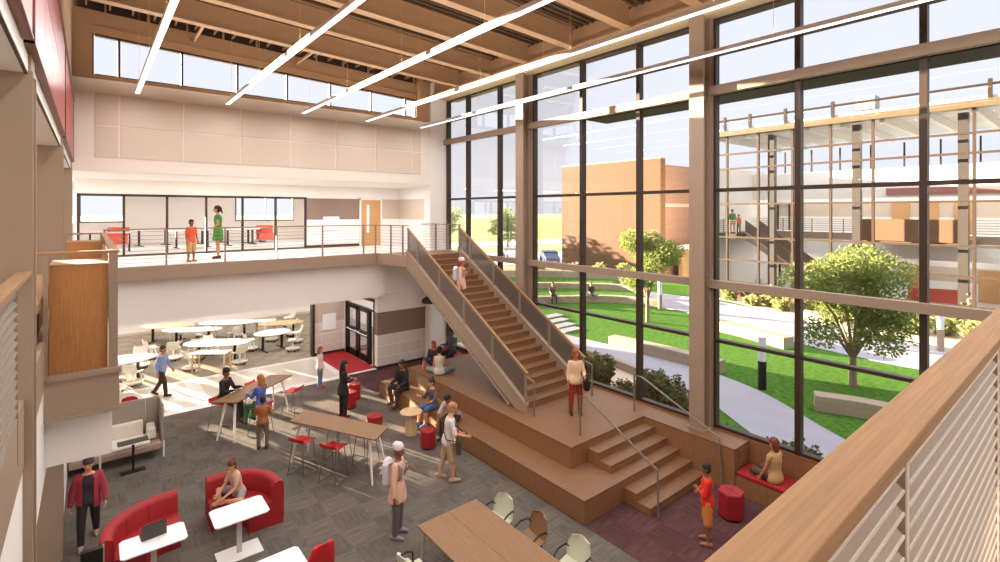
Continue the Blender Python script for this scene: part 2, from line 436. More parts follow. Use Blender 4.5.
# south end of the hall behind the gallery
struct('wall_south', M().box(-3.7, 11.6, YS-.2, YS, 0, 11.6), WHITE)
struct('balcony_floor_near', M().box(-.41, 11.2, YS, .34, 4.1, F2), TERR)
struct('balcony_fascia_near', M().box(-.41, 11.2, .34, .38, 4.05, F2+.03), TAUPE)

# roof deck following the slope
rd = M()
def slope_box(m, x0, x1, y0, y1, d0, d1):
    m.add([(x, y, zr(x) + d) for x in (x0, x1) for y in (y0, y1) for d in (d0, d1)],
          [(0,1,3,2),(4,6,7,5),(0,2,6,4),(1,5,7,3),(0,4,5,1),(2,3,7,6)])
slope_box(rd, -.6, 11.7, YS-.2, 17.7, .62, .8)
struct('ceiling', rd, DECK)
ribs = M()
y = YS
while y < 17.2:
    slope_box(ribs, -.5, 11.2, y, y + .07, .56, .62); y += .2
struct('ceiling_deck_ribs', ribs, DECK)
for i, y in enumerate([15.4, 13.5, 11.6, 9.72, 7.8, 5.9, 4.0, 2.1, .2, -1.7, -3.6]):
    b = M()
    slope_box(b, XL, 10.62, y - .13, y + .13, 0, .04)       # bottom flange
    slope_box(b, XL, 10.62, y - .02, y + .02, .04, .58)      # web
    slope_box(b, XL, 10.62, y - .13, y + .13, .56, .6)
    o = struct('ceiling_beam', b, BEAM)
br = M()
for k in range(22):
    x = -.1 + k * .5
    slope_box(br, x, x + .04, 15.5, YB, .42, .5)
slope_box(br, 2.35, 2.42, 15.45, YB, .05, .12); slope_box(br, 5.3, 5.37, 15.45, YB, .05, .12)
struct('ceiling_bridging', br, BEAM)
gd = M()
slope_box(gd, 10.62, 10.9, YS, YB, .02, .07); slope_box(gd, 10.74, 10.78, YS, YB, .05, .6)
struct('ceiling_girder', gd, BEAM)
struct('trim_5', M().box(10.95, 11.35, YS, YB, 10.52, 10.72), mat('sunny_beige_trim', 'CDB795', .6))
# roof edge outside + sunshade
struct('roof_overhang', M().box(11.3, 12.3, YS, 17.9, 10.72, 11.6), DARK)
ss = M().box(11.55, 12.5, YS, 9.98, 8.74, 8.84)
struct('sunshade', ss, mat('sunshade_bronze', '1F1713', .6))

# ---- columns of the window wall (wide flange steel)
for i, y in enumerate([6.12, 12.35, -.2]):
    c = M()
    c.box(10.94, 10.985, y-.18, y+.18, .92, 10.9).box(11.245, 11.29, y-.18, y+.18, .92, 10.9).box(10.985, 11.245, y-.015, y+.015, .92, 10.9)
    c.box(10.9, 11.33, y-.22, y+.22, .92, .945)
    struct('column', c, TAUPE)
for y0, y1, x0 in ((5.55, 5.93, -.9), (11.4, 11.78, -1.0), (17.05, 17.4, -.8)):
    c = M().box(x0, -.36, y0, y0+.05, 0, 7.14).box(x0, -.36, y1-.05, y1, 0, 7.14).box(x0+.1, -.385, y0+.05, y1-.05, 0, 7.14).box(x0+.2, -.37, y0+.02, y1-.02, 7.14, 11.3)
    struct('column', c, TAUPE)

# ---- acoustic panels on the back wall (grid of panels)
px = [.08, .63, 2.14, 3.67, 5.18, 6.71, 8.22, 9.74, 10.14]
for r_, (z0, z1) in enumerate(((7.47, 8.32), (8.35, 9.21))):
    for i in range(8):
        o = build('acoustic_panel', bx(px[i]+.022, px[i+1]-.022, YB-.02, YB-.001, z0, z1), ACOU, bevel=.004)
        row = ('lower', 'upper')[r_]
        where = ['narrow end one by the red wall', 'second from the red wall', 'third from the red wall', 'fourth from the red wall', 'fifth from the red wall', 'sixth from the red wall', 'seventh from the red wall', 'narrow end one by the windows'][i]
        tag(o, f'beige fabric wall panel, {row} row, {where}', 'acoustic panel', 'acoustic panels below the clerestory')

# ---- clerestory window_1
wf = M(); xs = [.05, .62, 2.1, 3.58, 5.07, 6.53, 8.04, 9.47, 9.91]
for k, x in enumerate(xs):
    wf.box(x-.03, x+.03, YB+.05, YB+.17, 9.66, zr(x)-.27)
wf.box(.1, 10, YB+.05, YB+.17, 9.66, 9.72)
wf.add([(x, y, z) for x in (.1, 10.) for y in (YB+.05, YB+.17) for z in (zr(x)-.33, zr(x)-.27)], [(0,1,3,2),(4,6,7,5),(0,2,6,4),(1,5,7,3),(0,4,5,1),(2,3,7,6)])
w1 = struct('window_1', wf, DARK)
g = build('glass_pane', M().add([(.12, YB+.11, 9.7), (9.95, YB+.11, 9.7), (9.95, YB+.11, zr(9.95)-.28), (.12, YB+.11, zr(.12)-.28)], [(0,1,2,3)]), GLS, w1)

# ---- the curtain wall: three bays beyond, one near
def curtain(idx, y0, y1, ys, low=.95, extra=True):
    f = M()
    zs = [(low, low+.07), (2.94, 3.01), (6.46, 6.54), (9.66, 9.72), (10.46, 10.54)]
    for a, b in zs: f.box(XW-.07, XW+.09, y0, y1, a, b)
    for y in ys: f.box(XW-.08, XW+.1, y-.055, y+.055, low, 10.54)
    w = struct(f'window_{idx}', f, DARK)
    t = M()
    t.box(XW-.22, XW-.06, y0, y1, 4.22, 4.40).box(XW-.22, XW-.06, y0, y1, 8.72, 8.92)
    build('transom', t, MULL, w)
    bounds = sorted([y0] + list(ys) + [y1])
    for a, b in zip(bounds, bounds[1:]):
        if b - a > .3: build('glass_pane', M().add([(XW, a, low), (XW, b, low), (XW, b, 10.5), (XW, a, 10.5)], [(0,1,2,3)]), GLS, w)
    return w
curtain(2, 12.5, YB, [12.56, 13.9, 15.85, YB-.06], .55)
curtain(3, 6.3, 12.2, [6.36, 8.0, 10.0, 12.1])
curtain(4, 0, 5.95, [.03, 2.08, 4.1, 5.9])
curtain(5, YS, -.35, [-.4, -2.4, -4.9])
struct('wall_window_sill', M().box(11.3, 11.5, YS, 12.5, 0, .95).box(11.3, 11.5, 12.2, YB, 0, .55), WOODPF)
struct('wall_window_base_dark', M().box(11.5, 11.6, YS, YB, 0, .5), TAUPE)
struct('wall_window_head', M().box(11.3, 11.5, YS, YB, 10.54, 11.4), BEAM)
# panels behind columns
struct('trim_6', M().box(11.3, 11.5, 5.9, 6.36, .92, 10.9).box(11.3, 11.5, 12.1, 12.56, .92, 10.9), TAUPE)

# ---- storefront windows at the upper back
f = M()
sx = [-.33, 2.0, 3.5, 5.1, 7.05]
sx = [-.33, 2.02, 4.05, 5.6, 7.05]
for x in (-.3, .9, 2.14, 3.37, 4.61, 5.83, 7.02): f.box(x-.035, x+.035, 21.44, 21.56, F2, 6.6)
f.box(-.33, 7.05, 21.44, 21.56, 6.52, 6.6).box(-.33, 7.05, 21.44, 21.56, F2, F2+.06)
w6 = struct('window_6', f, DARK)
build('glass_pane', M().add([(-.33, 21.5, F2), (7.05, 21.5, F2), (7.05, 21.5, 6.6), (-.33, 21.5, 6.6)], [(0,1,2,3)]), GLS, w6)
f = M()
for a, b in ((-.36, 1.25), (6.1, 9.1)):
    f.box(a, b, 29.98, 30.06, 5.48, 5.54).box(a, b, 29.98, 30.06, 6.94, 7.0)
    x = a
    while x < b + .01: f.box(x-.03, x+.03, 29.98, 30.06, 5.48, 7.0); x += (b - a) / (1 if a < 0 else 2)
w7 = struct('window_7', f, DARK)
# upper door
d1 = struct('door_1', M().box(9.45, 10.4, 21.4, 21.46, F2, 6.52), WOODD)
build('vision_panel', bx(9.72, 9.84, 21.39, 21.4, 5.05, 6.3), mat('door_lite', 'EDF0F2', .2), d1)
build('door_frame', M().box(9.38, 9.45, 21.38, 21.5, F2, 6.6).box(10.4, 10.47, 21.38, 21.5, F2, 6.6).box(9.38, 10.47, 21.38, 21.5, 6.52, 6.6), WARMW, d1)
build('door_handle', M().tube([(10.28, 21.36, 5.5), (10.15, 21.36, 5.5)], .012), CHROME, d1)
# double entrance doors facing the mat (X = 8.5)
d2 = empty('door_2', (8.5, 19.3, 0), kind='structure')
fr = M().box(-.06, .06, -1.4, -1.3, 0, 2.62).box(-.06, .06, 1.3, 1.42, 0, 2.62).box(-.06, .06, -1.4, 1.42, 2.5, 2.62).box(-.06, .06, -1.4, 1.42, 2.12, 2.2).box(-.06, .06, -.92, -.84, 0, 2.2)
build('door_frame', fr, BLACK, d2)
for s in (0, 1):
    y0, y1 = (-.82, .22) if s == 0 else (.24, 1.28)
    l = M().box(-.04, .02, y0, y0+.16, .02, 2.12).box(-.04, .02, y1-.16, y1, .02, 2.12).box(-.04, .02, y0, y1, .02, .3).box(-.04, .02, y0, y1, 1.0, 1.22).box(-.04, .02, y0, y1, 1.98, 2.12)
    lf = build('door_leaf', l, BLACK, d2)
    build('glass_pane', M().add([(-.01, y0, .1), (-.01, y1, .1), (-.01, y1, 2.1), (-.01, y0, 2.1)], [(0,1,2,3)]), GLS, lf)
    build('push_bar', M().tube([(-.1, y0+.08, 1.1), (-.1, y1-.08, 1.1)], .02).box(-.1, -.04, y0+.1, y0+.14, 1.07, 1.13).box(-.1, -.04, y1-.14, y1-.1, 1.07, 1.13), WHITEM, lf)
build('glass_pane', M().add([(0, -1.3, .1), (0, 1.3, .1), (0, 1.3, 2.5), (0, -1.3, 2.5)], [(0,1,2,3)]), GLS, d2)
# bright space behind the doors
struct('wall_entry_beyond', M().box(9.9, 10.0, 17.95, 21.1, 0, 2.8), WHITE)

# notices
def board(name, m, label, cat, material=WHT_L):
    return tag(build(name, m, material, bevel=.004), label, cat)
board('notice_board', bx(7.52, 8.1, 20.9, 20.95, 1.0, 1.68), 'blank white notice board on the vestibule wall beside the double doors', 'notice board')
board('notice_board', bx(7.75, 8.45, 21.4, 21.44, 5.2, 5.78), 'blank white notice board below the brown stripe beside the upper wooden door', 'notice board')

# ---- red glossy panels on the left wall (block per bay)
rp = 0
for (y0, y1) in ((-4.5, 5.08), (5.22, 11.3), (11.5, 17.1)):
    rp += 1
    n = max(2, round((y1 - y0) / 1.35))
    root = empty('red_wall_panel', (-.33, y0, 7.3), label=['glossy red cladding panel on the upper left wall nearest the gallery', 'glossy red cladding panel between the two tan columns of the left wall', 'glossy red cladding panel beside the back wall and its beige acoustic panels'][rp-1], cat='wall panel', group='red cladding on the left wall')
    for i in range(n):
        a = (y1 - y0) * i / n; b = (y1 - y0) * (i + 1) / n
        build('panel', M().box(-.055, 0, a+.006, b-.006, 0, .82).box(-.055, 0, a+.006, b-.006, .835, 1.5), REDGL, root)
    build('edge_trim', M().box(-.06, .008, -.02, 0, -.02, 1.52).box(-.06, .008, -.02, y1-y0+.02, -.022, .0).box(-.06, .008, y1-y0, y1-y0+.02, -.02, 1.52), mat('dark_red_edge', '7C3A33', .4), root)
    # upper windows band / tan panel over it
struct('trim_7', M().box(-.41, -.31, YS, YB, 8.88, 9.0), BEAM)
struct('trim_8', M().box(-.41, -.37, YS, YB, 9.0, 11.4), mat('tan_upper_wall', 'B39A80', .6))

# ---- railings -----------------------------------------------------------
def slat_rail(name, axis, a, b, pos, label, posts, wmat):
    """gallery railing: oak cap, plate posts, angled horizontal slats. axis 0 = runs along X (seen from -Y), 1 = along Y (seen from +X)"""
    root = empty(name, label=label, cat='railing')
    def T(m):
        if axis == 0: return m
        return m.xf(Matrix(((0, -1, 0, 0), (1, 0, 0, 0), (0, 0, 1, 0), (0, 0, 0, 1))))
    p0 = pos
    cap = M().box(a, b, p0 - .046, p0 + .046, 5.485, 5.52)
    build('top_rail', T(cap), wmat, root, bevel=.003)
    for k, x in enumerate(posts):
        build('post', T(M().box(x, x+.012, p0, p0+.045, F2-.3, 5.485)), RAILM, root)
        build('post_edge', T(M().box(x-.001, x+.015, p0-.004, p0, F2-.3, 5.485)), SLATE if axis == 0 else RAILM, root)
    z = 5.42; k = 0
    while z > F2 + .05:
        for q in range(len(posts) - 1):
            x0, x1 = posts[q] + .02, posts[q+1] - .03
            m = M()
            # sloping blade with a bright lower lip
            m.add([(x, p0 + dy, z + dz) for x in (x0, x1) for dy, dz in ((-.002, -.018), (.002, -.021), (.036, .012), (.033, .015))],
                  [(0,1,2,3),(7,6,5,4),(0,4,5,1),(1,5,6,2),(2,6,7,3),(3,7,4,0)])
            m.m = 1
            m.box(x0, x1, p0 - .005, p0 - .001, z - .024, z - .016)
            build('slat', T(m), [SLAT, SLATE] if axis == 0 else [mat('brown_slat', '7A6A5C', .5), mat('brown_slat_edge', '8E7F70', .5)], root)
        z -= .053 if axis == 0 else .07; k += 1
    return root
slat_rail('gallery_railing', 0, -.3, 11.0, .308, 'oak-capped slatted metal railing running diagonally across the lower right corner', [-.3, .02, 1.5, 3.03, 4.55, 6.1], WOODH)
slat_rail('gallery_railing', 1, .36, 5.53, .41, 'oak-capped slatted metal railing at the left edge in front of the tan column', [.9, 2.4, 3.9, 5.05], WOODHY)

# pop-out balcony with wood clad ends
struct('popout_floor', M().box(-.44, .26, 7.95, 14.62, 3.6, 4.06).box(-.44, .15, 8.8, 13.7, 4.06, F2), TAUPE)
pf = M().box(-.485, .285, 7.87, 7.93, 3.53, 4.0).box(-.495, .3, 7.84, 7.93, 4.0, 4.06).box(-.39, .285, 14.62, 14.68, 3.53, 4.05).box(.24, .285, 7.93, 14.65, 3.53, 4.05).box(-.49, .295, 7.85, 7.869, 3.53, 3.57)
struct('popout_fascia', pf, TAUPE)
struct('popout_bulkhead', M().box(-.49, .22, 8.15, 14.4, 2.9, 3.525), WHITE)
for (y0, y1, lab) in ((7.95, 8.75, 'wood-clad box at the near end of the small projecting balcony'), (13.75, 14.55, 'wood-clad box at the far end of the small projecting balcony')):
    r_ = empty('planter_box', (0, y0, 4.06), label=lab, cat='box')
    build('wood_panel', M().box(-.375, .17, 0, .03, 0, 1.28).box(.14, .17, .03, y1-y0-.03, 0, 1.28).box(-.375, -.345, .03, y1-y0-.03, 0, 1.28).box(-.375, .17, y1-y0-.03, y1-y0, 0, 1.28), WOODV, r_)
    build('top_board', M().box(-.38, .175, -.005, y1-y0, 1.28, 1.3), WOODH, r_)
pr = empty('popout_railing', (0, 7.93, 4.0), label='oak-capped railing wrapping the small projecting balcony on the left', cat='railing')
build('top_rail', M().box(-.5, .285, -.05, .04, 1.485, 1.52).box(.19, .285, .04, 6.7, 1.485, 1.52).box(-.41, .285, 6.62, 6.72, 1.485, 1.52), WOODH, pr, bevel=.003)
for (x, y) in ((-.425, -.05), (.18, -.05), (.18, 6.64), (-.425, 6.64)):
    build('post', M().box(x, x+.09 if x > 0 else x + .045, y, y+.05, .05, 1.485), RAILM, pr)
build('side_panel', M().box(.2, .23, .9, 5.8, .45, 1.3), WOODV, pr)
bl = tag(build('window_bench', M().box(-1.2, -.44, 7.3, 11.0, 4.88, 4.98).box(-1.15, -.5, 7.4, 10.9, F2, 4.88), WOODH, bevel=.005), 'wooden bench ledge seen between the tan column and the projecting balcony', 'bench')

# cable railing along the back balcony and landing
def cable_run(root, p, q, n=9, z0=F2+.12, z1=F2+.98, r=.006):
    p, q = V(p), V(q)
    for k in range(n):
        z = z0 + (z1 - z0) * k / (n - 1)
        build('cable', M().tube([(p.x, p.y, z), (q.x, q.y, z)], r, 6), RAILM, root)
br_ = empty('balcony_railing', (0, 0, 0), label='long cable railing with oak cap along the white back balcony', cat='railing')
build('top_rail', M().box(.28, 8.18, 17.1, 17.18, 5.485, 5.52), WOODH, br_)
for x in (.3, 1.69, 3.19, 4.68, 6.17, 7.66, 8.12):
    build('post', M().box(x-.02, x+.02, 17.1, 17.16, F2-.2, 5.49), RAILM, br_)
cable_run(br_, (.3, 17.13), (8.12, 17.13))
br2 = empty('landing_railing', (0, 0, 0), label='short cable railing on the open side of the stair landing', cat='railing')
build('top_rail', M().bar((8.15, 17.12, 5.5), (8.52, 15.4, 5.5), .07, .035), WOODHY, br2)
for x, y in ((8.32, 16.3), (8.46, 15.68)): build('post', M().box(x-.025, x+.025, y-.02, y+.02, F2-.2, 5.49), RAILM, br2)
cable_run(br2, (8.15, 17.1), (8.5, 15.5))
br3 = empty('landing_railing', (0, 0, 0), label='cable railing across the landing between stair head and window wall', cat='railing')
build('top_rail', M().box(10.66, 10.74, 15.4, 17.15, 5.485, 5.52).box(10.05, 10.7, 17.1, 17.18, 5.485, 5.52), WOODHY, br3)
for y in (17.1, 16.2, 15.45): build('post', M().box(10.67, 10.73, y-.02, y+.02, F2-.2, 5.49), RAILM, br3)
cable_run(br3, (10.7, 17.1), (10.7, 15.45)); cable_run(br3, (10.1, 17.13), (10.7, 17.13))

# ---- platforms and steps
P1, P2 = .46, .92
pt = M()
def shell(name, x0, x1, y0, y1, z0, z1, label=None):
    m = M(); m.add([(x0,y0,z0),(x1,y0,z0),(x1,y1,z0),(x0,y1,z0),(x0,y0,z1),(x1,y0,z1),(x1,y1,z1),(x0,y1,z1)], [(4,5,6,7)])
    m.m = 1; m.add([(x0,y0,z0),(x1,y0,z0),(x1,y1,z0),(x0,y1,z0),(x0,y0,z1),(x1,y0,z1),(x1,y1,z1),(x0,y1,z1)], [(0,1,5,4),(1,2,6,5),(2,3,7,6),(3,0,4,7)])
    return m
EDGE = mat('dark_wood_edge', '6B4A30', .6)
pf_ = empty('seating_platform', (0, 0, 0), label='two-tier wooden seating platform under the stair along the window wall', cat='platform')
build('lower_tier', shell('', 7.3, 8.0, 6.36, 15.1, 0, P1), [WOODP, WOODPF], pf_)
build('lower_tier', shell('', 8.0, 10.62, 6.36, 7.34, 0, P1), [WOODP, WOODPF], pf_)
build('upper_tier', shell('', 8.0, 11.3, 7.34, 14.5, 0, P2), [WOODP, WOODPF], pf_)
build('window_ledge', shell('', 10.62, 11.3, 5.07, 7.34, 0, P2), [WOODP, WOODPF], pf_)
build('nosing', M().box(7.294, 7.312, 6.35, 15.1, P1-.012, P1+.004).box(7.3, 10.62, 6.352, 6.37, P1-.012, P1+.004).box(7.994, 8.012, 7.33, 14.5, P2-.012, P2+.004).box(8.0, 10.62, 7.332, 7.35, P2-.012, P2+.004).box(10.612, 10.63, 5.07, 7.34, P2-.012, P2+.004).box(10.62, 11.3, 5.06, 5.075, P2-.012, P2+.004), EDGE, pf_)
for (lab, y0, z0, y1) in (('lower short flight of wooden steps rising from the maroon carpet', 5.72, 0, 6.36), ('upper short flight of wooden steps between the two platform tiers', 6.68, P1, 7.34)):
    r_ = empty('wooden_steps', (8.52, y0, z0), label=lab, cat='steps')
    for k in range(2):
        yy = k * (y1 - y0) / 2
        build('step', shell('', 0, 2.1, yy, y1-y0, .1533*k if k else 0, .1533*(k+1)), [WOODP, WOODPF], r_)
        build('nosing', M().box(0, 2.1, yy-.006, yy+.012, .1533*(k+1)-.012, .1533*(k+1)+.003), EDGE, r_)
# bench in the wood ledge, near and far
def bench(lab, x0, x1, y0, y1, lab2):
    r_ = empty('built_in_bench', (x0, y0, 0), label=lab, cat='bench')
    build('base', shell('', 0, x1-x0, 0, y1-y0, 0, .38), [WOODP, WOODPF], r_)
    build('seat_cushion', M().box(.01, x1-x0, .01, y1-y0-.01, .38, .47), RED, r_, bevel=.02)
bench('built-in window bench with red cushion where a woman in a tan vest sits', 10.62, 11.28, .8, 5.05, '')
bench('built-in bench with red cushion in the far corner beside the tiled wall', 10.75, 11.28, 14.55, 17.3, '')
struct('trim_9', M().box(10.62, 11.3, -4.9, .78, 0, .92), WOODPF)

# handrails of the short steps
def pipe_rail(name, pts, label, r=.024):
    return tag(build(name, M().tube(pts, r, 8), mat('dark_pipe', '7C6C60', .4), smooth=True), label, 'handrail')
def bent(p):           # densify for tidy corners
    return p
pipe_rail('step_handrail', [(8.6, 7.62, P2), (8.6, 7.62, P2+.9), (8.6, 7.4, P2+.9), (8.6, 5.62, .92), (8.6, 5.6, .0)], 'bent steel handrail on the open side of the wooden steps')
pipe_rail('step_handrail', [(10.72, 7.68, P2), (10.72, 7.68, P2+.92), (10.72, 7.45, P2+.92), (10.63, 5.4, 1.05), (10.55, 5.3, .0)], 'bent steel handrail on the window side of the wooden steps')
pipe_rail('step_handrail', [(8.52, 9.05, P2), (8.52, 9.05, P2+.85), (8.52, 9.33, P2+.9)], 'short steel rail end at the foot of the main stair, open side')
pipe_rail('step_handrail', [(10.7, 9.05, P2), (10.7, 9.05, P2+.85), (10.7, 9.33, P2+.9)], 'short steel rail end at the foot of the main stair, window side')

# ---- the main stair
NS = 21; TR = (15.4 - 9.5) / 20; RI = (F2 - P2) / NS
st = empty('main_staircase', (0, 0, 0), label='straight wooden-tread staircase with steel stringers rising to the upper floor', cat='staircase')
SX0, SX1 = 8.56, 10.66
for k in range(20):
    y = 9.5 + k * TR; z = P2 + RI * (k + 1)
    t = build('tread', M().box(SX0, SX1, y-.02, y+TR, z-.05, z), WOODP, st)
    build('riser', M().box(SX0, SX1, y, y+.02, z-RI, z-.05), WOODPF, t)
def stringer(x0, x1, mt, name='stringer'):
    m = M(); d = .34
    sl = RI / TR
    pts = [(9.3, P2), (9.3, P2+.22), (15.5, P2+.22+6.2*sl), (15.5, F2-.42), (15.3, F2-.42), (9.72, P2)]
    m.add([(x, y, z) for x in (x0, x1) for y, z in pts], [tuple(range(6)), tuple(range(11, 5, -1))] + [(i, (i+1) % 6, 6+(i+1) % 6, 6+i) for i in range(6)])
    s = build(name, m, mt, st)
    return s
for x0, x1 in ((8.48, 8.56), (10.66, 10.74)):
    stringer(x0, x1, TAUPE)
    sl = RI / TR
    m = M()
    for off, h_ in ((.2, .035), (-.42, .035)):
        a = (( x0+x1)/2, 9.32 if off > 0 else 9.95, P2 + off + .02 if off > 0 else P2+.03); 
        y1 = 15.45; z1 = a[2] + (y1 - a[1]) * sl
        m.bar(a, ((x0+x1)/2, y1, z1), .13, h_)
    build('stringer_flange', m, TAUPE, st)
def stair_rail(x, label):
    r_ = empty('stair_railing', (0, 0, 0), label=label, cat='railing')
    sl = RI / TR
    zb = lambda y: P2 + (y - 9.3) * sl
    build('top_rail', M().bar((x, 9.3, zb(9.3)+.99), (x, 15.45, zb(15.45)+.98), .07, .04), WOODHY, r_)
    ys = [9.36, 10.7, 12.05, 13.4, 14.75]
    for y in ys + [15.4]:
        build('post', M().box(x-.02, x+.02, y-.03, y+.03, zb(y)+.15, zb(y)+.98), RAILM, r_)
    for a, b in zip(ys, ys[1:] + [15.4]):
        a += .05; b -= .05
        lo, hi = .29, .92
        t = .006
        build('mesh_panel', M().add([(x+s, y, z) for s in (-t, t) for y, z in ((a, zb(a)+lo), (b, zb(b)+lo), (b, zb(b)+hi), (a, zb(a)+hi))], [(0,1,2,3),(7,6,5,4),(0,4,5,1),(1,5,6,2),(2,6,7,3),(3,7,4,0)]), MESHM, r_)
        build('panel_frame', M().bar((x, a, zb(a)+lo), (x, b, zb(b)+lo), .02, .02).bar((x, a, zb(a)+hi), (x, b, zb(b)+hi), .02, .02).bar((x, a, zb(a)+lo), (x, a, zb(a)+hi), .02, .02).bar((x, b, zb(b)+lo), (x, b, zb(b)+hi), .02, .02), RAILM, r_)
    return r_
stair_rail(8.52, 'sloping mesh-panel stair railing with oak cap on the open side of the stair')
stair_rail(10.7, 'sloping mesh-panel stair railing with oak cap on the window side of the stair')

# ---- pendant lights
LX = [.98, 3.13, 5.31, 7.49, 9.67]
names = ['above the gallery side, nearest the red wall', 'second in from the red wall', 'over the middle of the hall', 'over the wooden platform edge', 'closest to the window wall, crossing its columns']
HOUS = mat('light_housing', 'E9E4E0', .4)
LED = mat('lit_diffuser', 'FFFFFF', .5, emit=1.6)
for i, x in enumerate(LX):
    L = 19.5
    r_ = empty('linear_pendant_light', (x, 16.5, 9.15), label='long white linear pendant light ' + names[i], cat='pendant light', group='linear pendant lights')
    build('housing', bx(-.055, .055, -L, 0, .012, .09), HOUS, r_)
    build('diffuser', M().box(-.05, .05, -L+.01, -.01, 0, .012), LED, r_)
    for k, y in enumerate((-.6, -3.6, -6.6, -9.6, -12.6, -15.6)):
        build('suspension_cable', M().tube([(0, y, .09), (0, y, zr(x)+.55-9.15)], .004, 5), mat('tan_cable', 'B9915F', .5), r_)
    ld = bpy.data.lights.new('strip', 'AREA'); ld.shape = 'RECTANGLE'; ld.size = .1; ld.size_y = L; ld.energy = 255; ld.color = (1, .95, .9)
    lo = bpy.data.objects.new('strip_lamp', ld); COL.objects.link(lo); lo.parent = r_; lo.location = (0, -L/2, -.012)
    lu = bpy.data.lights.new('strip_up', 'AREA'); lu.shape = 'RECTANGLE'; lu.size = .1; lu.size_y = L; lu.energy = 165; lu.color = (1, .92, .82)  # upward light added to brighten the beams and upper wall
    lo = bpy.data.objects.new('strip_up_fill', lu); COL.objects.link(lo); lo.parent = r_; lo.location = (0, -L/2, .1); lo.rotation_euler = (PI, 0, 0)

def fill_lamp(x, y, z, e, sx_=1.2, sy_=.6, lab=''):  # unseen area light added to brighten a room, no fixture modelled
    ld = bpy.data.lights.new('panel', 'AREA'); ld.shape = 'RECTANGLE'; ld.size = sx_; ld.size_y = sy_; ld.energy = e; ld.color = (1, .96, .92)
    lo = bpy.data.objects.new('fill_area', ld); COL.objects.link(lo); lo.location = (x, y, z)
for x in (0, 3, 6, 9.5): 
    for y in (22.5, 25.5, 28.3): fill_lamp(x, y, 2.78, 38)
for x in (1, 4.5, 8, 10.5): fill_lamp(x, 19.4, 2.78, 26)
for x in (.5, 3.5, 6.5, 9.5): fill_lamp(x, 19.4, 7.07, 60)
for x in (0, 4, 8): fill_lamp(x, 25.5, 6.98, 90)
for y in (2, 7, 12): fill_lamp(-2, y, 7.1, 50); fill_lamp(-2, y, 3.9, 70)  # fills added to lift the left walkway and its white bulkhead
fill_lamp(9.3, 19.5, 2.75, 40)
# dome pendant
r_ = empty('dome_pendant_lamp', (9.82, 16.0, 2.62), label='small black dome pendant lamp hanging beside the stair stringer', cat='pendant light')
build('shade', M().lathe([(.03, .27), (.16, .25), (.33, .13), (.38, 0), (.365, 0), (.31, .12), (.14, .23), (.03, .25)], 24), BLACK, r_, smooth=True)
build('cord', M().tube([(0, 0, .25), (0, 0, 1.45)], .008, 6), BLACK, r_)
#__PART2__
# ================================================================== FURNITURE
def cafe_chair_make(label):
    """cream shell seat on a swivel stem over a round storage dish with casters, tablet arm"""
    r_ = empty('mobile_chair', label=label, cat='chair', group='cream mobile chairs in the cafeteria')
    # shell seat: faces +Y
    m = M(); n = 9; rows = []
    prof = [(-.0, .46, .20), (.12, .44, .23), (.24, .44, .235), (.36, .46, .22)]
    def ring_pts(y, z, w): return [(w*math.sin(t), y, z + .05*abs(math.sin(t))**3) for t in [(-PI/2) + PI*k/(n-1) for k in range(n)]]
    pts = [(.22, .445, .21), (.1, .44, .235), (-.05, .445, .24), (-.17, .48, .235), (-.22, .58, .225), (-.25, .68, .215), (-.265, .77, .18)]
    th = .018
    front = [ring_pts(y, z, w) for y, z, w in pts]
    vs = []; fs = []
    for r in front: vs += r
    k0 = len(vs)
    for i, r in enumerate(front):
        f = i / (len(front) - 1)
        for p in r: vs.append((p[0], p[1] - th * (1 if i > 3 else .3), p[2] - (th if i < 4 else .004)))
    R_ = len(front)
    for i in range(R_-1):
        for j in range(n-1):
            a = i*n+j; fs.append((a, a+1, a+n+1, a+n)); fs.append((k0+a, k0+a+n, k0+a+n+1, k0+a+1))
    for j in range(n-1):
        fs.append((j, k0+j, k0+j+1, j+1)); a = (R_-1)*n+j; fs.append((a, a+1, k0+a+1, k0+a))
    for i in range(R_-1):
        a = i*n; fs.append((a, a+n, k0+a+n, k0+a)); a = i*n+n-1; fs.append((a, k0+a, k0+a+n, a+n))
    m.add(vs, fs)
    build('seat_shell', m, SHELL, r_, smooth=True)
    build('stem', M().tube([(0, 0, .12), (0, 0, .42)], .03, 10).tube([(-.2, .02, .42), (-.24, .05, .3), (-.2, .05, .12)], .014, 6).tube([(.2, .02, .42), (.24, .05, .3), (.2, .05, .12)], .014, 6), WHITEM, r_, smooth=True)
    build('storage_base', M().lathe([(.24, .07), (.28, .09), (.3, .14), (.29, .14), (.26, .1), (.02, .09)], 20), SHELL, r_, smooth=True)
    for k in range(5):
        a = 2*PI*k/5
        build('caster', M().tube([(.24*math.cos(a)-.015, .24*math.sin(a), .032), (.24*math.cos(a)+.015, .24*math.sin(a), .032)], .032, 10), BLKP, r_)
    return r_
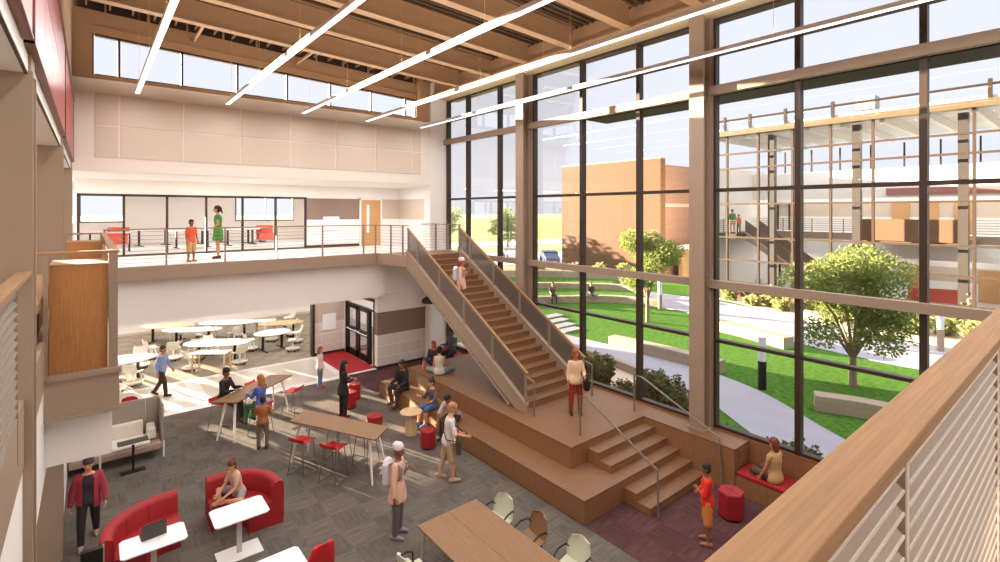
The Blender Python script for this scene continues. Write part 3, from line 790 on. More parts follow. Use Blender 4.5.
caf = [  # base pixel-derived world spots, facing, wording
 (1.95, 24.75, 20, 'by the far wall beside the wood-topped table'), (2.6, 23.95, 80, 'by the long white table behind the walking man'),
 (3.35, 24.0, 95, 'second along the long white table'), (4.15, 27.6, 60, 'near the far end of the back white table'),
 (5.1, 25.4, 110, 'in front of the rear white table, middle of the room'), (5.55, 26.4, 170, 'between the rear white table and the small square one'),
 (5.35, 23.5, 10, 'left of the boat-shaped white table near the black frame'), (4.55, 21.7, 100, 'on the near side of the large white table, by the walk'),
 (3.95, 23.9, -70, 'behind the large white table'), (6.75, 22.3, 150, 'at the near right corner of the boat-shaped table'),
 (7.3, 23.6, 170, 'right of the boat-shaped table'), (7.55, 25.0, 180, 'right of the far wood-topped table'),
 (8.05, 27.2, 190, 'in the far right corner of the cafeteria'), (1.15, 21.35, 60, 'half hidden on the near side of the leftmost table'),
 (.65, 20.95, 50, 'partly behind the projecting balcony'), (2.95, 22.05, 20, 'at the left tip of the large white table'), (1.5, 23.6, -90, 'on the far side of the leftmost table'),
 (3.0, 26.6, 90, 'before the wood-topped table at the back wall'), (4.2, 25.9, 80, 'before the middle of the back white table'), (6.5, 24.6, -60, 'behind the boat-shaped white table')]
proto = None
for x, y, a, w in caf:
    lab = 'cream wheeled shell chair ' + w
    if proto is None: proto = cafe_chair_make(lab); proto.location = (x, y, 0); proto.rotation_euler.z = R(a - 90)
    else: copy_tree(proto, (x, y, 0), R(a - 90), lab)

def boat(L, W, n=28, p=2.6):
    return [(L/2*abs(math.cos(t))**(2/p)*(1 if math.cos(t) >= 0 else -1), W/2*abs(math.sin(t))**(2/p*1.25)*(1 if math.sin(t) >= 0 else -1)) for t in [2*PI*k/n + .01 for k in range(n)]]
def cafe_table(x, y, rz, L, W, top, label, legs='black'):
    r_ = empty('cafeteria_table', (x, y, 0), R(rz), label, 'table', 'cafeteria tables')
    build('tabletop', M().prism(boat(L, W), .715, .74), top, r_, bevel=.004)
    for s in (-1, 1):
        build('leg', M().box(s*L*.27-.045, s*L*.27+.045, -.03, .03, .04, .715), BLACK, r_)
        build('foot', M().box(s*L*.27-.03, s*L*.27+.03, -W*.4, W*.4, 0, .04), BLACK, r_, bevel=.01)
cafe_table(.75, 22.3, -10, 2.2, 1.3, WHT_L, 'white oval cafeteria table partly hidden by the projecting balcony')
cafe_table(3.55, 26.0, -32, 2.5, .95, WHT_L, 'long white oval table behind the chairs at the left of the cafeteria')
cafe_table(2.75, 27.6, -30, 2.2, 1.1, WOODL, 'wood-topped oval table by the far left wall')
cafe_table(5.1, 26.6, -30, 2.6, 1.1, WHT_L, 'white oval table in the back row, middle of the cafeteria')
cafe_table(3.95, 22.75, -32, 2.5, 1.15, WHT_L, 'large white oval table nearest the pale walkway')
cafe_table(6.15, 23.15, 8, 1.5, 1.2, WHT_L, 'short rounded white table on the right of the cafeteria')
cafe_table(7.0, 24.9, -20, 2.0, 1.0, WOODL, 'wood-topped oval table on the right, near the black frame')
def leg_table(x, y, rz, L, W, h, label):
    r_ = empty('rectangular_table', (x, y, 0), R(rz), label, 'table')
    build('tabletop', bx(-L/2, L/2, -W/2, W/2, h-.03, h), WHT_L, r_, bevel=.006)
    for sx_ in (-1, 1):
        for sy in (-1, 1): build('leg', M().bar((sx_*(L/2-.06), sy*(W/2-.05), h-.03), (sx_*(L/2-.04), sy*(W/2-.03), 0), .05, .05), WOODL, r_)
leg_table(3.55, 21.5, -36, 1.25, .55, .7, 'small white rectangular table with wooden legs before the large oval one')
leg_table(6.6, 26.0, -20, .9, .6, .72, 'small white rectangular table with wooden legs at the back of the cafeteria')

# high tables with white A-frame legs
def high_table(x, y, rz, L, W, label):
    r_ = empty('high_table', (x, y, 0), R(rz), label, 'table')
    poly = [(-L/2+.14, -W/2), (L/2-.03, -W/2), (L/2, -W/2+.04), (L/2-.14, W/2), (-L/2+.03, W/2), (-L/2, W/2-.04)]
    build('tabletop', M().prism(poly, 1.02, 1.05), wood('high_table_wood_%d' % abs(int(rz)), '7F5E40', '927050', (1.2, 14, 14), 3), r_, bevel=.005)
    for s in (-1, 1):
        for q in (-1, 1):
            build('leg', M().tube([(s*(L/2-.3), q*.14, 1.02), (s*(L/2-.12), q*.27, 0)], .035, 10, .022), WHITEM, r_, smooth=True)
        build('leg_bracket', M().bar((s*(L/2-.3), -.16, 1.0), (s*(L/2-.3), .16, 1.0), .1, .03), WHITEM, r_)
high_table(3.6, 15.25, 36.4, 2.4, .66, 'tall wooden table where the man in a black sweater and the woman in blue sit')
high_table(4.48, 11.42, -63, 2.62, .66, 'tall wooden table in the middle of the carpet with empty red stools')
def stool_make(label):
    r_ = empty('bar_stool', label=label, cat='stool', group='red bar stools at the tall tables')
    m = M(); n = 6
    vs = []; fs = []
    prof = [(.2, .74), (.12, .75), (0, .745), (-.12, .75), (-.19, .79), (-.22, .87)]
    for s, dz in ((0, 0), (1, -.018)):
        for y, z in prof:
            for k in range(n):
                u = -1 + 2*k/(n-1); vs.append((u*.215, y - (.012 if s and z > .77 else 0), z + .018*u*u + dz))
    P = len(prof)*n
    for i in range(len(prof)-1):
        for k in range(n-1):
            a = i*n+k; fs.append((a, a+1, a+n+1, a+n)); fs.append((P+a, P+a+n, P+a+n+1, P+a+1))
    for k in range(n-1): fs.append((k, P+k, P+k+1, k+1)); a = P-n+k; fs.append((a, a+1, P+a+1, P+a))
    for i in range(len(prof)-1): a = i*n; fs.append((a, a+n, P+a+n, P+a)); a += n-1; fs.append((a, P+a, P+a+n, a+n))
    m.add(vs, fs)
    build('seat', m, REDM, r_, smooth=True)
    for s in (-1, 1):
        build('leg', M().tube([(s*.16, .14, .735), (s*.22, .22, .012), ], .0095, 6), CHROME, r_)
        build('leg', M().tube([(s*.16, -.14, .735), (s*.22, -.24, .012)], .0095, 6), CHROME, r_)
        build('sled_runner', M().tube([(s*.22, .22, .012), (s*.22, -.24, .012)], .0095, 6), CHROME, r_)
    build('footrest', M().tube([(-.2, .19, .28), (.2, .19, .28)], .0095, 6).tube([(-.2, -.2, .28), (.2, -.2, .28)], .0095, 6), CHROME, r_)
    return r_
sproto = None
for x, y, a, w in [(3.78, 11.75, 30, 'at the end of the middle tall table nearest the red booths'), (4.22, 11.0, 30, 'at the middle tall table nearest the backpack woman'),
        (4.68, 11.95, -153, 'tucked under the middle tall table at its far end'), (5.06, 11.2, -153, 'on the middle tall table far side, nearest the pouf'),
        (2.8, 15.55, -54, 'under the man in black'), (3.85, 16.25, -54, 'showing its back between the two sitters at the left tall table'),
        (3.55, 14.5, 126, 'under the woman in the blue sweater'), (4.6, 15.2, 126, 'standing empty at the right end of the left tall table')]:
    lab = 'red wire-legged bar stool ' + w
    if sproto is None: sproto = stool_make(lab); sproto.location = (x, y, 0); sproto.rotation_euler.z = R(a - 90)
    else: copy_tree(sproto, (x, y, 0), R(a - 90), lab)

# big wooden tables at the bottom edge
for x, lab in ((4.54, 'wooden table by the carpet tiles, left one of the joined pair at the bottom edge'), (5.155, 'wooden table beside the white shell chairs, right one of the joined pair')):
    r_ = empty('wooden_table', (x, 6.1, 0), 0, lab, 'table', 'joined wooden tables')
    build('tabletop', bx(-.306, .306, -1.25, 1.25, .715, .745), WOODT, r_, bevel=.004)
    for s in (-1, 1):
        for q in (-1, 1): build('leg', M().tube([(s*.24, q*1.12, .715), (s*.27, q*1.2, 0)], .026, 8, .018), WOODL, r_)
# shell chairs by it
def arm_chair(x, y, a, material, label, arms=True, h=.84):
    r_ = empty('shell_chair', (x, y, 0), R(a-90), label, 'chair')
    n = 9
    pts = [(.22, .445, .2), (.1, .44, .225), (-.05, .445, .23), (-.17, .47, .225), (-.22, .58, .225), (-.25, .72, .215), (-.275, h-.03, .17), (-.28, h, .08)]
    front = [[(w*math.sin(t), yy + .05*(1-math.cos(t))*(1 if i > 3 else 0), z + (.03*abs(math.sin(t))**3 if i < 4 else 0)) for t in [(-PI/2) + PI*k/(n-1) for k in range(n)]] for i, (yy, z, w) in enumerate(pts)]
    vs = [p for r in front for p in r]; k0 = len(vs); fs = []
    for i, r in enumerate(front):
        for p in r: vs.append((p[0], p[1] - .014 * (1 if i > 3 else .3), p[2] - (.014 if i < 4 else .003)))
    Q = len(front)
    for i in range(Q-1):
        for j in range(n-1):
            b = i*n+j; fs.append((b, b+1, b+n+1, b+n)); fs.append((k0+b, k0+b+n, k0+b+n+1, k0+b+1))
    for j in range(n-1): fs.append((j, k0+j, k0+j+1, j+1)); b = (Q-1)*n+j; fs.append((b, b+1, k0+b+1, k0+b))
    for i in range(Q-1): b = i*n; fs.append((b, b+n, k0+b+n, k0+b)); b += n-1; fs.append((b, k0+b, k0+b+n, b+n))
    build('seat_shell', M().add(vs, fs), material, r_, smooth=True)
    for s in (-1, 1):
        for q in (-1, 1): build('leg', M().tube([(s*.12, q*.12-.02, .43), (s*.22, q*.22-.02, 0)], .013, 6), BLKP if arms else CHROME, r_)
        if arms: build('armrest', M().tube([(s*.2, .1, .44), (s*.25, .12, .6), (s*.25, .0, .66), (s*.24, -.16, .66), (s*.2, -.22, .6)], .016, 6), BLACK, r_, smooth=True)
arm_chair(5.62, 6.95, 190, SHELLG, 'pale sage shell chair with black arms, topmost beside the wooden table')
arm_chair(5.72, 6.2, 175, WOODT, 'brown wood-shell chair with black arms beside the wooden table')
arm_chair(5.78, 5.3, 185, SHELLG, 'pale sage shell chair at the bottom edge, nearest the stair steps')
arm_chair(3.88, 6.75, 10, SHELLG, 'pale sage shell chair on the left side of the wooden table')
arm_chair(2.74, 7.9, 95, REDM, 'red rounded shell chair at the bottom edge beside a white table', arms=False, h=.92)
arm_chair(.8, 16.8, -100, REDM, 'red chair whose back shows above the grey lounge sofa', arms=False, h=.92)

# white pedestal tables
def ped_table(x, y, L, W, label, rz=0):
    r_ = empty('white_table', (x, y, 0), R(rz), label, 'table', 'white pedestal tables')
    build('tabletop', M().prism([(L/2*cx-(.05*cx if k else 0), W/2*cy-(0 if k else .05*cy)) for cx, cy in ((-1,-1),(1,-1),(1,1),(-1,1)) for k in ((0,1) if cx*cy > 0 else (1,0))], .715, .74), WHT_L, r_, bevel=.006)
    build('pedestal', M().box(-.04, .04, -.025, .025, .02, .715), mat('grey_post', 'C9C0B8', .4), r_, bevel=.006)
    build('base_plate', M().box(-L/2+.08, L/2-.08, -W/2+.1, W/2-.1, 0, .022), WHT_L, r_, bevel=.008)
ped_table(2.03, 9.7, .86, .64, 'white rectangular table in front of the red booth with the cross-legged girl')
ped_table(.79, 9.72, .88, .56, 'white rectangular table with a dark laptop on it')
ped_table(2.2, 7.82, .66, .62, 'white table at the bottom edge left of the red chair')
# laptop
lp = empty('laptop', (.8, 9.8, .742), R(4), 'dark grey laptop standing open on the white table', 'laptop')
build('keyboard_base', bx(-.17, .17, -.02, .2, 0, .014), BLKP, lp, bevel=.003)
build('screen', M().bar((-.17, -.03, .125), (.17, -.03, .125), .01, .24), mat('laptop_lid', '463F3B', .4), lp, bevel=.003)
build('hinge', M().tube([(-.12, -.02, .012), (.12, -.02, .012)], .008, 6), BLKP, lp)

# red booths: back curves round into one arm
def booth(x, y, mirror, label):
    r_ = empty('red_booth', (x, y, 0), 0, label, 'sofa', 'red curved booths')
    s = -1 if mirror else 1
    def path(off):       # outer line offset inwards by off
        W, D, q = .58, 1.12, .98
        pts = [(-W, -off)]
        pts.append((W-q, -off))
        for k in range(1, 10):
            a = PI/2 * k / 9
            pts.append((W-q + (q-off)*math.sin(a), -q + (q-off)*math.cos(a)))
        pts.append((W-off, -D))
        return [(s*px_, py_) for px_, py_ in pts]
    o = path(0); i1 = path(.2)
    m = M(); rings = []
    for a, b in zip(o, i1):
        mid = ((a[0]*.5+b[0]*.5), (a[1]*.5+b[1]*.5))
        rings.append([(a[0], a[1], .06), (a[0], a[1], .74), (a[0]*.85+b[0]*.15, a[1]*.85+b[1]*.15, .79), (a[0]*.5+b[0]*.5, a[1]*.5+b[1]*.5, .81), (a[0]*.15+b[0]*.85, a[1]*.15+b[1]*.85, .78), (b[0], b[1], .72), (b[0], b[1], .06)])
    m.loft(rings); build('backrest', m, RED, r_, smooth=True)
    i2 = path(.62); m = M(); rings = []
    for a, b in zip(i1, i2):
        rings.append([(a[0], a[1], .05), (a[0], a[1], .44), (b[0]*.9+a[0]*.1, b[1]*.9+a[1]*.1, .45), (b[0], b[1], .42), (b[0], b[1], .05)])
    m.loft(rings); build('seat', m, RED, r_, smooth=True)
    seam = M()
    for k in (3, 6, 9):
        b = i1[k]; seam.bar((b[0], b[1], .45), (b[0], b[1], .73), .008, .012)
    build('seam', seam, mat('red_seam', '7E1518', .7), r_)
    build('plinth', M().loft([[(a[0]*.97, a[1]-.02, 0), (a[0]*.97, a[1]-.02, .06), (b[0], b[1], .06), (b[0], b[1], 0)] for a, b in zip(o, i2)]), RED, r_)
booth(2.33, 11.28, False, 'curved red booth seat with the cross-legged girl, behind the white table')
booth(.68, 11.15, True, 'curved red booth seat beside the table with the laptop')
r_ = empty('divider_box', (.05, 9.7, 0), 0, 'tall dark box with grey edge trim beside the laptop table', 'cabinet')
build('body', bx(-.16, .1, -.2, -.1, 0, 1.0), BLACK, r_, bevel=.004)
build('edge_trim', M().box(.1, .118, -.205, -.19, 0, 1.0).box(.1, .115, -.2, -.1, .98, 1.005), RAILM, r_)

# lounge sofa with high back
r_ = empty('lounge_sofa', (.43, 15.55, 0), 0, 'grey high-backed lounge sofa with ivory cushions', 'sofa')
build('high_back', M().box(-.8, .652, -.06, 0, .2, 1.27).box(.66, .93, -.06, 0, .2, 1.27), SOFA, r_, bevel=.02)
build('side_wing', M().box(.93, .98, -.75, 0, .2, 1.25), SOFA, r_, bevel=.02)
build('seat_base', M().box(-.8, .93, -.85, -.06, .2, .36), mat('mauve_sofa_base', 'A58E80', .9), r_, bevel=.03)
build('seat_cushion', M().box(-.79, .7, -.83, -.2, .36, .44), CUSH, r_, bevel=.03)
build('back_cushion', M().box(-.79, .6, -.22, -.07, .4, .78), CUSH, r_, bevel=.04)
build('side_cushion', M().box(.66, .84, -.6, -.1, .4, .66), CUSH, r_, bevel=.03)
for x in (-.25, .97): build('leg', M().box(x-.02, x+.02, -.86, -.82, 0, .38), mat('pale_leg', 'D9D4CC', .4), r_)
# black side table
r_ = empty('laptop_table', (.77, 14.3, 0), R(2), 'small dark rectangular side table on a black post before the grey sofa', 'table')
build('tabletop', bx(-.29, .29, -.15, .15, .685, .7), mat('graphite_top', '4E4844', .5), r_, bevel=.006)
build('top_edge', M().box(-.3, .3, -.16, .16, .675, .688), WHT_L, r_, bevel=.004)
build('post', bx(-.025, .025, -.02, .02, .02, .68), BLACK, r_)
build('foot', bx(-.23, .23, -.1, .1, 0, .02), BLACK, r_, bevel=.008)

# hexagonal poufs
def pouf(x, y, h, rr, label, rz=10):
    r_ = empty('red_pouf', (x, y, 0), R(rz), label, 'pouf', 'red hexagonal poufs')
    poly = [(rr*math.cos(2*PI*k/6), rr*math.sin(2*PI*k/6)) for k in range(6)]
    build('cushion', M().prism(poly, .03, h), RED, r_, bevel=.025)
    build('top_seam', M().tube([(p[0]*1.0, p[1]*1.0, h-.035) for p in poly + poly[:1]], .006, 5).tube([poly[0]+(h+.002,), poly[3]+(h+.002,)], .005, 5).tube([poly[1]+(h+.002,), poly[4]+(h+.002,)], .005, 5), mat('red_seam', '7E1518', .7), r_)
    build('foot_ring', M().lathe([(rr*.8, 0), (rr*.8, .03)], 12), BLKP, r_)
pouf(6.55, 15.35, .5, .22, 'red pouf farthest back, behind the woman in black')
pouf(6.15, 14.75, .5, .22, 'red pouf with sunlit top just behind the woman in black')
pouf(5.95, 12.6, .5, .23, 'red pouf with sunlit top at the end of the tall table')
pouf(6.65, 11.0, .46, .21, 'red pouf between the round wooden table and the man in shorts')
pouf(9.75, 4.72, .52, .25, 'red pouf beside the boy in the red shirt')
# round table
r_ = empty('round_table', (6.7, 11.95, 0), 0, 'round wooden side table on a solid conical base', 'table')
build('tabletop', M().lathe([(.02, .585), (.29, .585), (.3, .6), (.29, .615), (.02, .615)], 32), WOODL, r_, smooth=True)
build('pedestal', M().lathe([(.17, 0), (.13, .585)], 10), WOODL, r_)

# ================================================================== PEOPLE
def remesh(m, name, mats, parent, voxel=.014, smooth=6, extra=None, emi=None):
    me = bpy.data.meshes.new('tmp'); me.from_pydata([tuple(p) for p in m.v], [], m.f)
    bm = bmesh.new(); bm.from_mesh(me)
    # each closed piece outward
    bmesh.ops.recalc_face_normals(bm, faces=bm.faces); bm.to_mesh(me); bm.free()
    o = bpy.data.objects.new('tmp', me); COL.objects.link(o)
    a = o.modifiers.new('r', 'REMESH'); a.mode = 'VOXEL'; a.voxel_size = voxel
    b = o.modifiers.new('s', 'SMOOTH'); b.factor = .5; b.iterations = smooth
    dg = bpy.context.evaluated_depsgraph_get(); dg.update()
    ev = o.evaluated_get(dg)
    res = bpy.data.meshes.new_from_object(ev)
    bpy.data.objects.remove(o); bpy.data.meshes.remove(me)
    res.materials.clear()
    for x in (mats if isinstance(mats, (list, tuple)) else [mats]): res.materials.append(x)
    if extra is not None:
        bm = bmesh.new(); bm.from_mesh(res)
        vs = [bm.verts.new(p) for p in extra.v]
        for f, mi in zip(extra.f, extra.mi):
            try: q = bm.faces.new([vs[i] for i in f]); q.material_index = mi
            except ValueError: pass
        bm.to_mesh(res); bm.free()
    res.polygons.foreach_set('use_smooth', [True]*len(res.polygons))
    q = bpy.data.objects.new(name, res); COL.objects.link(q); q.parent = parent
    return q

def N(v): return V(v).normalized()
POSES = dict(
 stand=dict(lean=(0, .02, 1), legs=[((.06, .06, -1), (.02, -.06, -1)), ((-.07, .0, -1), (-.02, -.03, -1))], arms=[((.21, .0, -1), (.07, .22, -1)), ((-.21, .0, -1), (-.07, .22, -1))]),
 walk=dict(lean=(0, .06, 1), legs=[((.03, .42, -1), (0, .1, -1)), ((-.03, -.18, -1), (0, -.62, -1))], arms=[((.16, -.3, -1), (.06, .15, -1)), ((-.16, .3, -1), (-.06, .5, -1))]),
)
def person(loc, face, h, label, pose='stand', top='AAAAAA', bottom='333333', shoes='2A2422', skin='light', hair='3A241A', hairstyle='short', sleeve=1., leglen=1., skirt=False,
           hipz=None, beanie=None, female=False, head=(0, 1, 0), jacket=None, group=None, hem=-.06, legs=None, arms=None, lean=None, collar=None, voxel=.013, headdir=None):
    """joined body with clothing, hair and shoes as children. local +Y is the way the person faces"""
    P = dict(POSES[pose] if isinstance(pose, str) else pose)
    if legs: P['legs'] = legs
    if arms: P['arms'] = arms
    if lean: P['lean'] = lean
    root = empty('person', loc, R(face - 90), label, 'person', group)
    s = h
    u = N(P['lean']); r = V((1, 0, 0)); r = (r - u * r.dot(u)).normalized(); f = u.cross(r)
    # legs first, to seat or stand the hips
    Lt, Ls, ank = .245*s, .235*s, .045*s
    low = 0; lg = []
    for (a, b), sd in zip(P['legs'], (1, -1)):
        hj = V((sd*.052*s, 0, 0)); k = hj + N(a)*Lt; an = k + N(b)*Ls; lg.append([hj, k, an, N(b)]); low = min(low, an.z - ank)
    hz = hipz if hipz is not None else -low
    hip = V((0, 0, hz))
    for L in lg:
        for i in range(3): L[i] = L[i] + hip
    W = .083 if female else .095                      # shoulder half width
    def ring(t, rx, ry, fy=0, n=14): 
        c = hip + u*t*s + f*fy*s
        return [c + r*rx*s*math.cos(2*PI*i/n) + f*ry*s*math.sin(2*PI*i/n) for i in range(n)]
    hw = .1 if female else .094
    def torso(m, g=0, t0=-.05, t1=.315):
        g = g / s
        prof = [(-.075, .05, .04), (-.05, hw*.86, .062), (-.01, hw, .07), (.03, hw*.95, .066), (.09, .074 if female else .08, .055), (.15, .078 if female else .086, .058), (.21, .088 if female else .097, .066), (.26, W, .06), (.29, W*.82, .048), (.31, .04, .036), (.325, .032, .032)]
        rs = [ring(t, rx+g, ry+g) for t, rx, ry in prof if t0 - 1e-6 <= t <= t1]
        return m.loft(rs)
    # ---- arms
    ar = []
    for (a, b), sd in zip(P['arms'], (1, -1)):
        sh = hip + u*.272*s + r*sd*W*1.02*s
        el = sh + N(a)*.16*s; wr = el + N(b)*.145*s
        ar.append((sh, el, wr, N(b), sd))
    # ---- skin body
    body = M(); torso(body)
    nb = hip + u*.31*s; hd = V(headdir) if headdir else None
    hdir = N(u + V((0, .0, .6)))
    hc = nb + hdir*.095*s + f*.012*s
    body.capsule(nb - u*.03*s, hc, .033*s, .03*s)
    # head: yaw / pitch given by head vector
    hf = N(head); hr = hf.cross(V((0, 0, 1))).normalized(); hu = hr.cross(hf)
    rot = Matrix((hr, hf, hu)).transposed()
    body.ell(hc + hu*.012*s, .044*s, .054*s, .06*s, rot=rot)
    body.ell(hc - hu*.028*s + hf*.014*s, .033*s, .038*s, .036*s, rot=rot)          # jaw
    body.capsule(hc + hf*.05*s + hu*.008*s, hc + hf*.064*s - hu*.012*s, .006*s, .01*s, 8)  # nose
    for sd in (-1, 1): body.ell(hc + hr*sd*.045*s - hf*.002*s, .009*s, .014*s, .02*s, rot=rot, n=8, m=5)
    ext = M(); ext.m = 1
    for sd in (-1, 1): ext.ell(hc + hr*sd*.017*s + hf*.05*s + hu*.012*s, .0075*s, .005*s, .0045*s, rot=rot, n=8, m=5)
    ext.m = 2; ext.ell(hc + hf*.053*s - hu*.03*s, .014*s, .005*s, .0045*s, rot=rot, n=8, m=5)
    ext.m = 0
    for sh, el, wr, d, sd in ar:
        body.capsule(sh, el, .029*s, .023*s); body.capsule(el, wr, .024*s, .0155*s)
        # hand: palm flat, curled fingers, thumb from the side
        inw = (-r*sd); side = f - d*f.dot(d)
        side = side.normalized() if side.length > .2 else (u - d*u.dot(d)).normalized()
        nrm = d.cross(side).normalized()
        if nrm.dot(inw) < 0: nrm = -nrm
        pm = wr + d*.028*s
        rt = Matrix((side, d, nrm)).transposed()
        body.ell(pm, .021*s, .03*s, .011*s, rot=rt, n=10, m=6)
        for k in range(4):
            o_ = (k - 1.5)*.0105*s; Lf = (.036, .042, .039, .03)[3-k]*s
            a0 = pm + side*o_ + d*.022*s; a1 = a0 + (d*.85 + nrm*.35).normalized()*Lf*.55; a2 = a1 + (d*.5 + nrm*.85).normalized()*Lf*.5
            ext.capsule(a0, a1, .0052*s, .0048*s, 6); ext.capsule(a1, a2, .0048*s, .004*s, 6)
        t0 = pm + side*.016*s - d*.008*s; t1 = t0 + (side*.8 + d*.7).normalized()*.022*s; t2 = t1 + (side*.25 + d*.9 + nrm*.3).normalized()*.018*s
        ext.capsule(t0, t1, .0068*s, .006*s, 6); ext.capsule(t1, t2, .006*s, .0048*s, 6)
    for hj, k, an, d in lg:
        body.capsule(hj, k, .05*s, .034*s); body.capsule(k, k + d*.07*s, .034*s, .036*s); body.capsule(k + d*.07*s, an, .036*s, .021*s)
        body.capsule(an, an - V((0, 0, .02*s)) + V((0, .03*s, 0)), .02*s, .018*s)
    remesh(body, 'body', [SKINS[skin], EYE, LIP], root, voxel, 3, ext)
    # ---- top
    cm = lambda c, nm='cloth': mat(nm + '_' + c, c, .85, noise=.08, scale=25)
    tp = M(); g = .010
    gg = g/s
    rs_ = [ring(-.12, hw+.034, .1), ring(-.06, hw+.026, .093)] if hem <= -.07 else [ring(-.05, hw+.01, .076)]
    rs_ += [ring(t, rx+gg, ry+gg) for t, rx, ry in [(-.01, hw+.011, .08), (.03, hw, .073), (.09, .074 if female else .08, .055), (.15, .078 if female else .086, .058), (.21, .088 if female else .097, .066), (.26, W, .06), (.29, W*.82, .048), (.3, .05, .042)]]
    tp.loft(rs_)
    for sh, el, wr, d, sd in ar:
        if sleeve <= 0: continue
        e1 = sh + (el-sh)*min(1, sleeve*2)
        tp.capsule(sh, e1, .029*s+g, .024*s+g)
        if sleeve > .5: tp.capsule(el, el + (wr-el)*min(1, (sleeve-.5)*2)*.93, .024*s+g, .017*s+g*.9)
    remesh(tp, 'shirt', cm(top), root, voxel, 3)
    if jacket:
        jk = M(); g2 = .026
        n = 14
        prof = [(-.09, hw+.01, .075), (-.01, hw+.012, .082), (.09, .095, .075), (.2, .1, .078), (.26, W+.008, .068), (.3, W*.7, .05)]
        # open front: two lofted half shells
        for sgn in (-1, 1):
            rings = []
            for t, rx, ry in prof:
                c = hip + u*t*s; ring_ = []
                angs = [R(62 - (k * 152 / 8)) for k in range(9)]
                outer = [c + r*sgn*(rx+.012)*s*math.cos(a) + f*(ry+.012)*s*math.sin(a) for a in angs]
                inner = [c + r*sgn*(rx-.002)*s*math.cos(a) + f*(ry-.002)*s*math.sin(a) for a in reversed(angs)]
                rings.append(outer + inner)
            jk.loft(rings)
        for sh, el, wr, d, sd in ar:
            jk.capsule(sh, el, .03*s+g2*.8, .025*s+g2*.8); jk.capsule(el, el + (wr-el)*.92, .025*s+g2*.8, .019*s+g2*.6)
        remesh(jk, 'jacket', cm(jacket), root, voxel*.9, 2)
    # ---- trousers / skirt
    bt = M(); g = .013
    if skirt:
        kn = [L[1] for L in lg]; c0 = (kn[0]+kn[1])/2
        bt.loft([ring(.05, .075, .06), ring(-.01, hw+.012, .08)] + [[c0*q + hip*(1-q) + V((math.cos(2*PI*i/14)*(.1+.03*q)*s, math.sin(2*PI*i/14)*(.08+.02*q)*s, -.0*s)) for i in range(14)] for q in (.5, leglen)])
    else:
        bt.loft([ring(t, rx+g*.8/s, ry+g*.8/s) for t, rx, ry in [(-.07, .05, .045), (-.045, hw*.86, .062), (-.01, hw, .07), (.03, hw*.92, .062), (.05, hw*.85, .058)]])
        for hj, k, an, d in lg:
            if leglen <= .55:
                e = hj + (k-hj)*min(1, leglen*2); bt.capsule(hj, e, .05*s+g, .042*s+g*1.4)
            else:
                bt.capsule(hj, k, .05*s+g, .036*s+g); bt.capsule(k, k + (an-k)*min(1, (leglen-.5)*2)*.95, .036*s+g, .026*s+g)
    remesh(bt, 'skirt' if skirt else 'trousers', cm(bottom), root, voxel, 3)
    # ---- shoes
    for hj, k, an, d in lg:
        # foot direction: forward on the ground, dropped when the shin tilts
        fd = V((0, 1, 0)); dd = fd - d*fd.dot(d)*.85
        if abs(d.z) < .35: dd = V((0, .35, -1)) if abs(d.y) > abs(d.x) else V((0, 1, -.1))
        dd = dd.normalized(); up = -d
        a = an + d*.022*s
        m = M(); m.capsule(a - dd*.025*s, a + dd*.085*s, .027*s, .02*s); m.capsule(an, a + dd*.02*s, .026*s, .028*s)
        m.capsule(a - dd*.028*s + d*.012*s, a + dd*.095*s + d*.008*s, .017*s, .016*s)
        remesh(m, 'shoe', cm(shoes), root, voxel*.85, 2)
    # ---- hair
    hm = M(); bk = hc - hf*.008*s + hu*.03*s
    if hairstyle != 'none':
        hm.ell(bk, .053*s, .06*s, .055*s, rot=rot)
        hm.ell(hc - hf*.022*s - hu*.008*s, .05*s, .043*s, .052*s, rot=rot)
        if hairstyle == 'long':
            hm.capsule(hc - hf*.03*s, nb - f*.045*s - u*.04*s, .05*s, .036*s); hm.capsule(hc + hr*.03*s - hf*.01*s, nb + r*.05*s - u*.02*s, .02*s, .016*s); hm.capsule(hc - hr*.03*s - hf*.01*s, nb - r*.05*s - u*.02*s, .02*s, .016*s)
        if hairstyle == 'bob': hm.capsule(hc - hf*.03*s, hc - hf*.03*s - hu*.06*s, .046*s, .04*s)
        if hairstyle == 'bun': hm.ell(hc - hf*.045*s + hu*.075*s, .024*s, .024*s, .022*s)
        if hairstyle == 'ponytail': hm.capsule(hc - hf*.06*s + hu*.03*s, hc - hf*.085*s - hu*.07*s, .02*s, .012*s)
        remesh(hm, 'hair', mat('hair_' + hair, hair, .6, noise=.2, scale=60), root, voxel*.9, 2)
    if beanie:
        bmn = M(); bmn.ell(hc - hf*.008*s + hu*.04*s, .056*s, .062*s, .056*s, rot=rot, zmin=-.5)
        bmn.ell(hc - hf*.03*s + hu*.05*s, .048*s, .05*s, .048*s, rot=rot)
        remesh(bmn, 'beanie', cm(beanie), root, voxel*.9, 2)
    root['_'] = 1; del root['_']
    return root, dict(hip=hip, u=u, r=r, f=f, s=s, hc=hc, ar=ar, lg=lg, nb=nb)

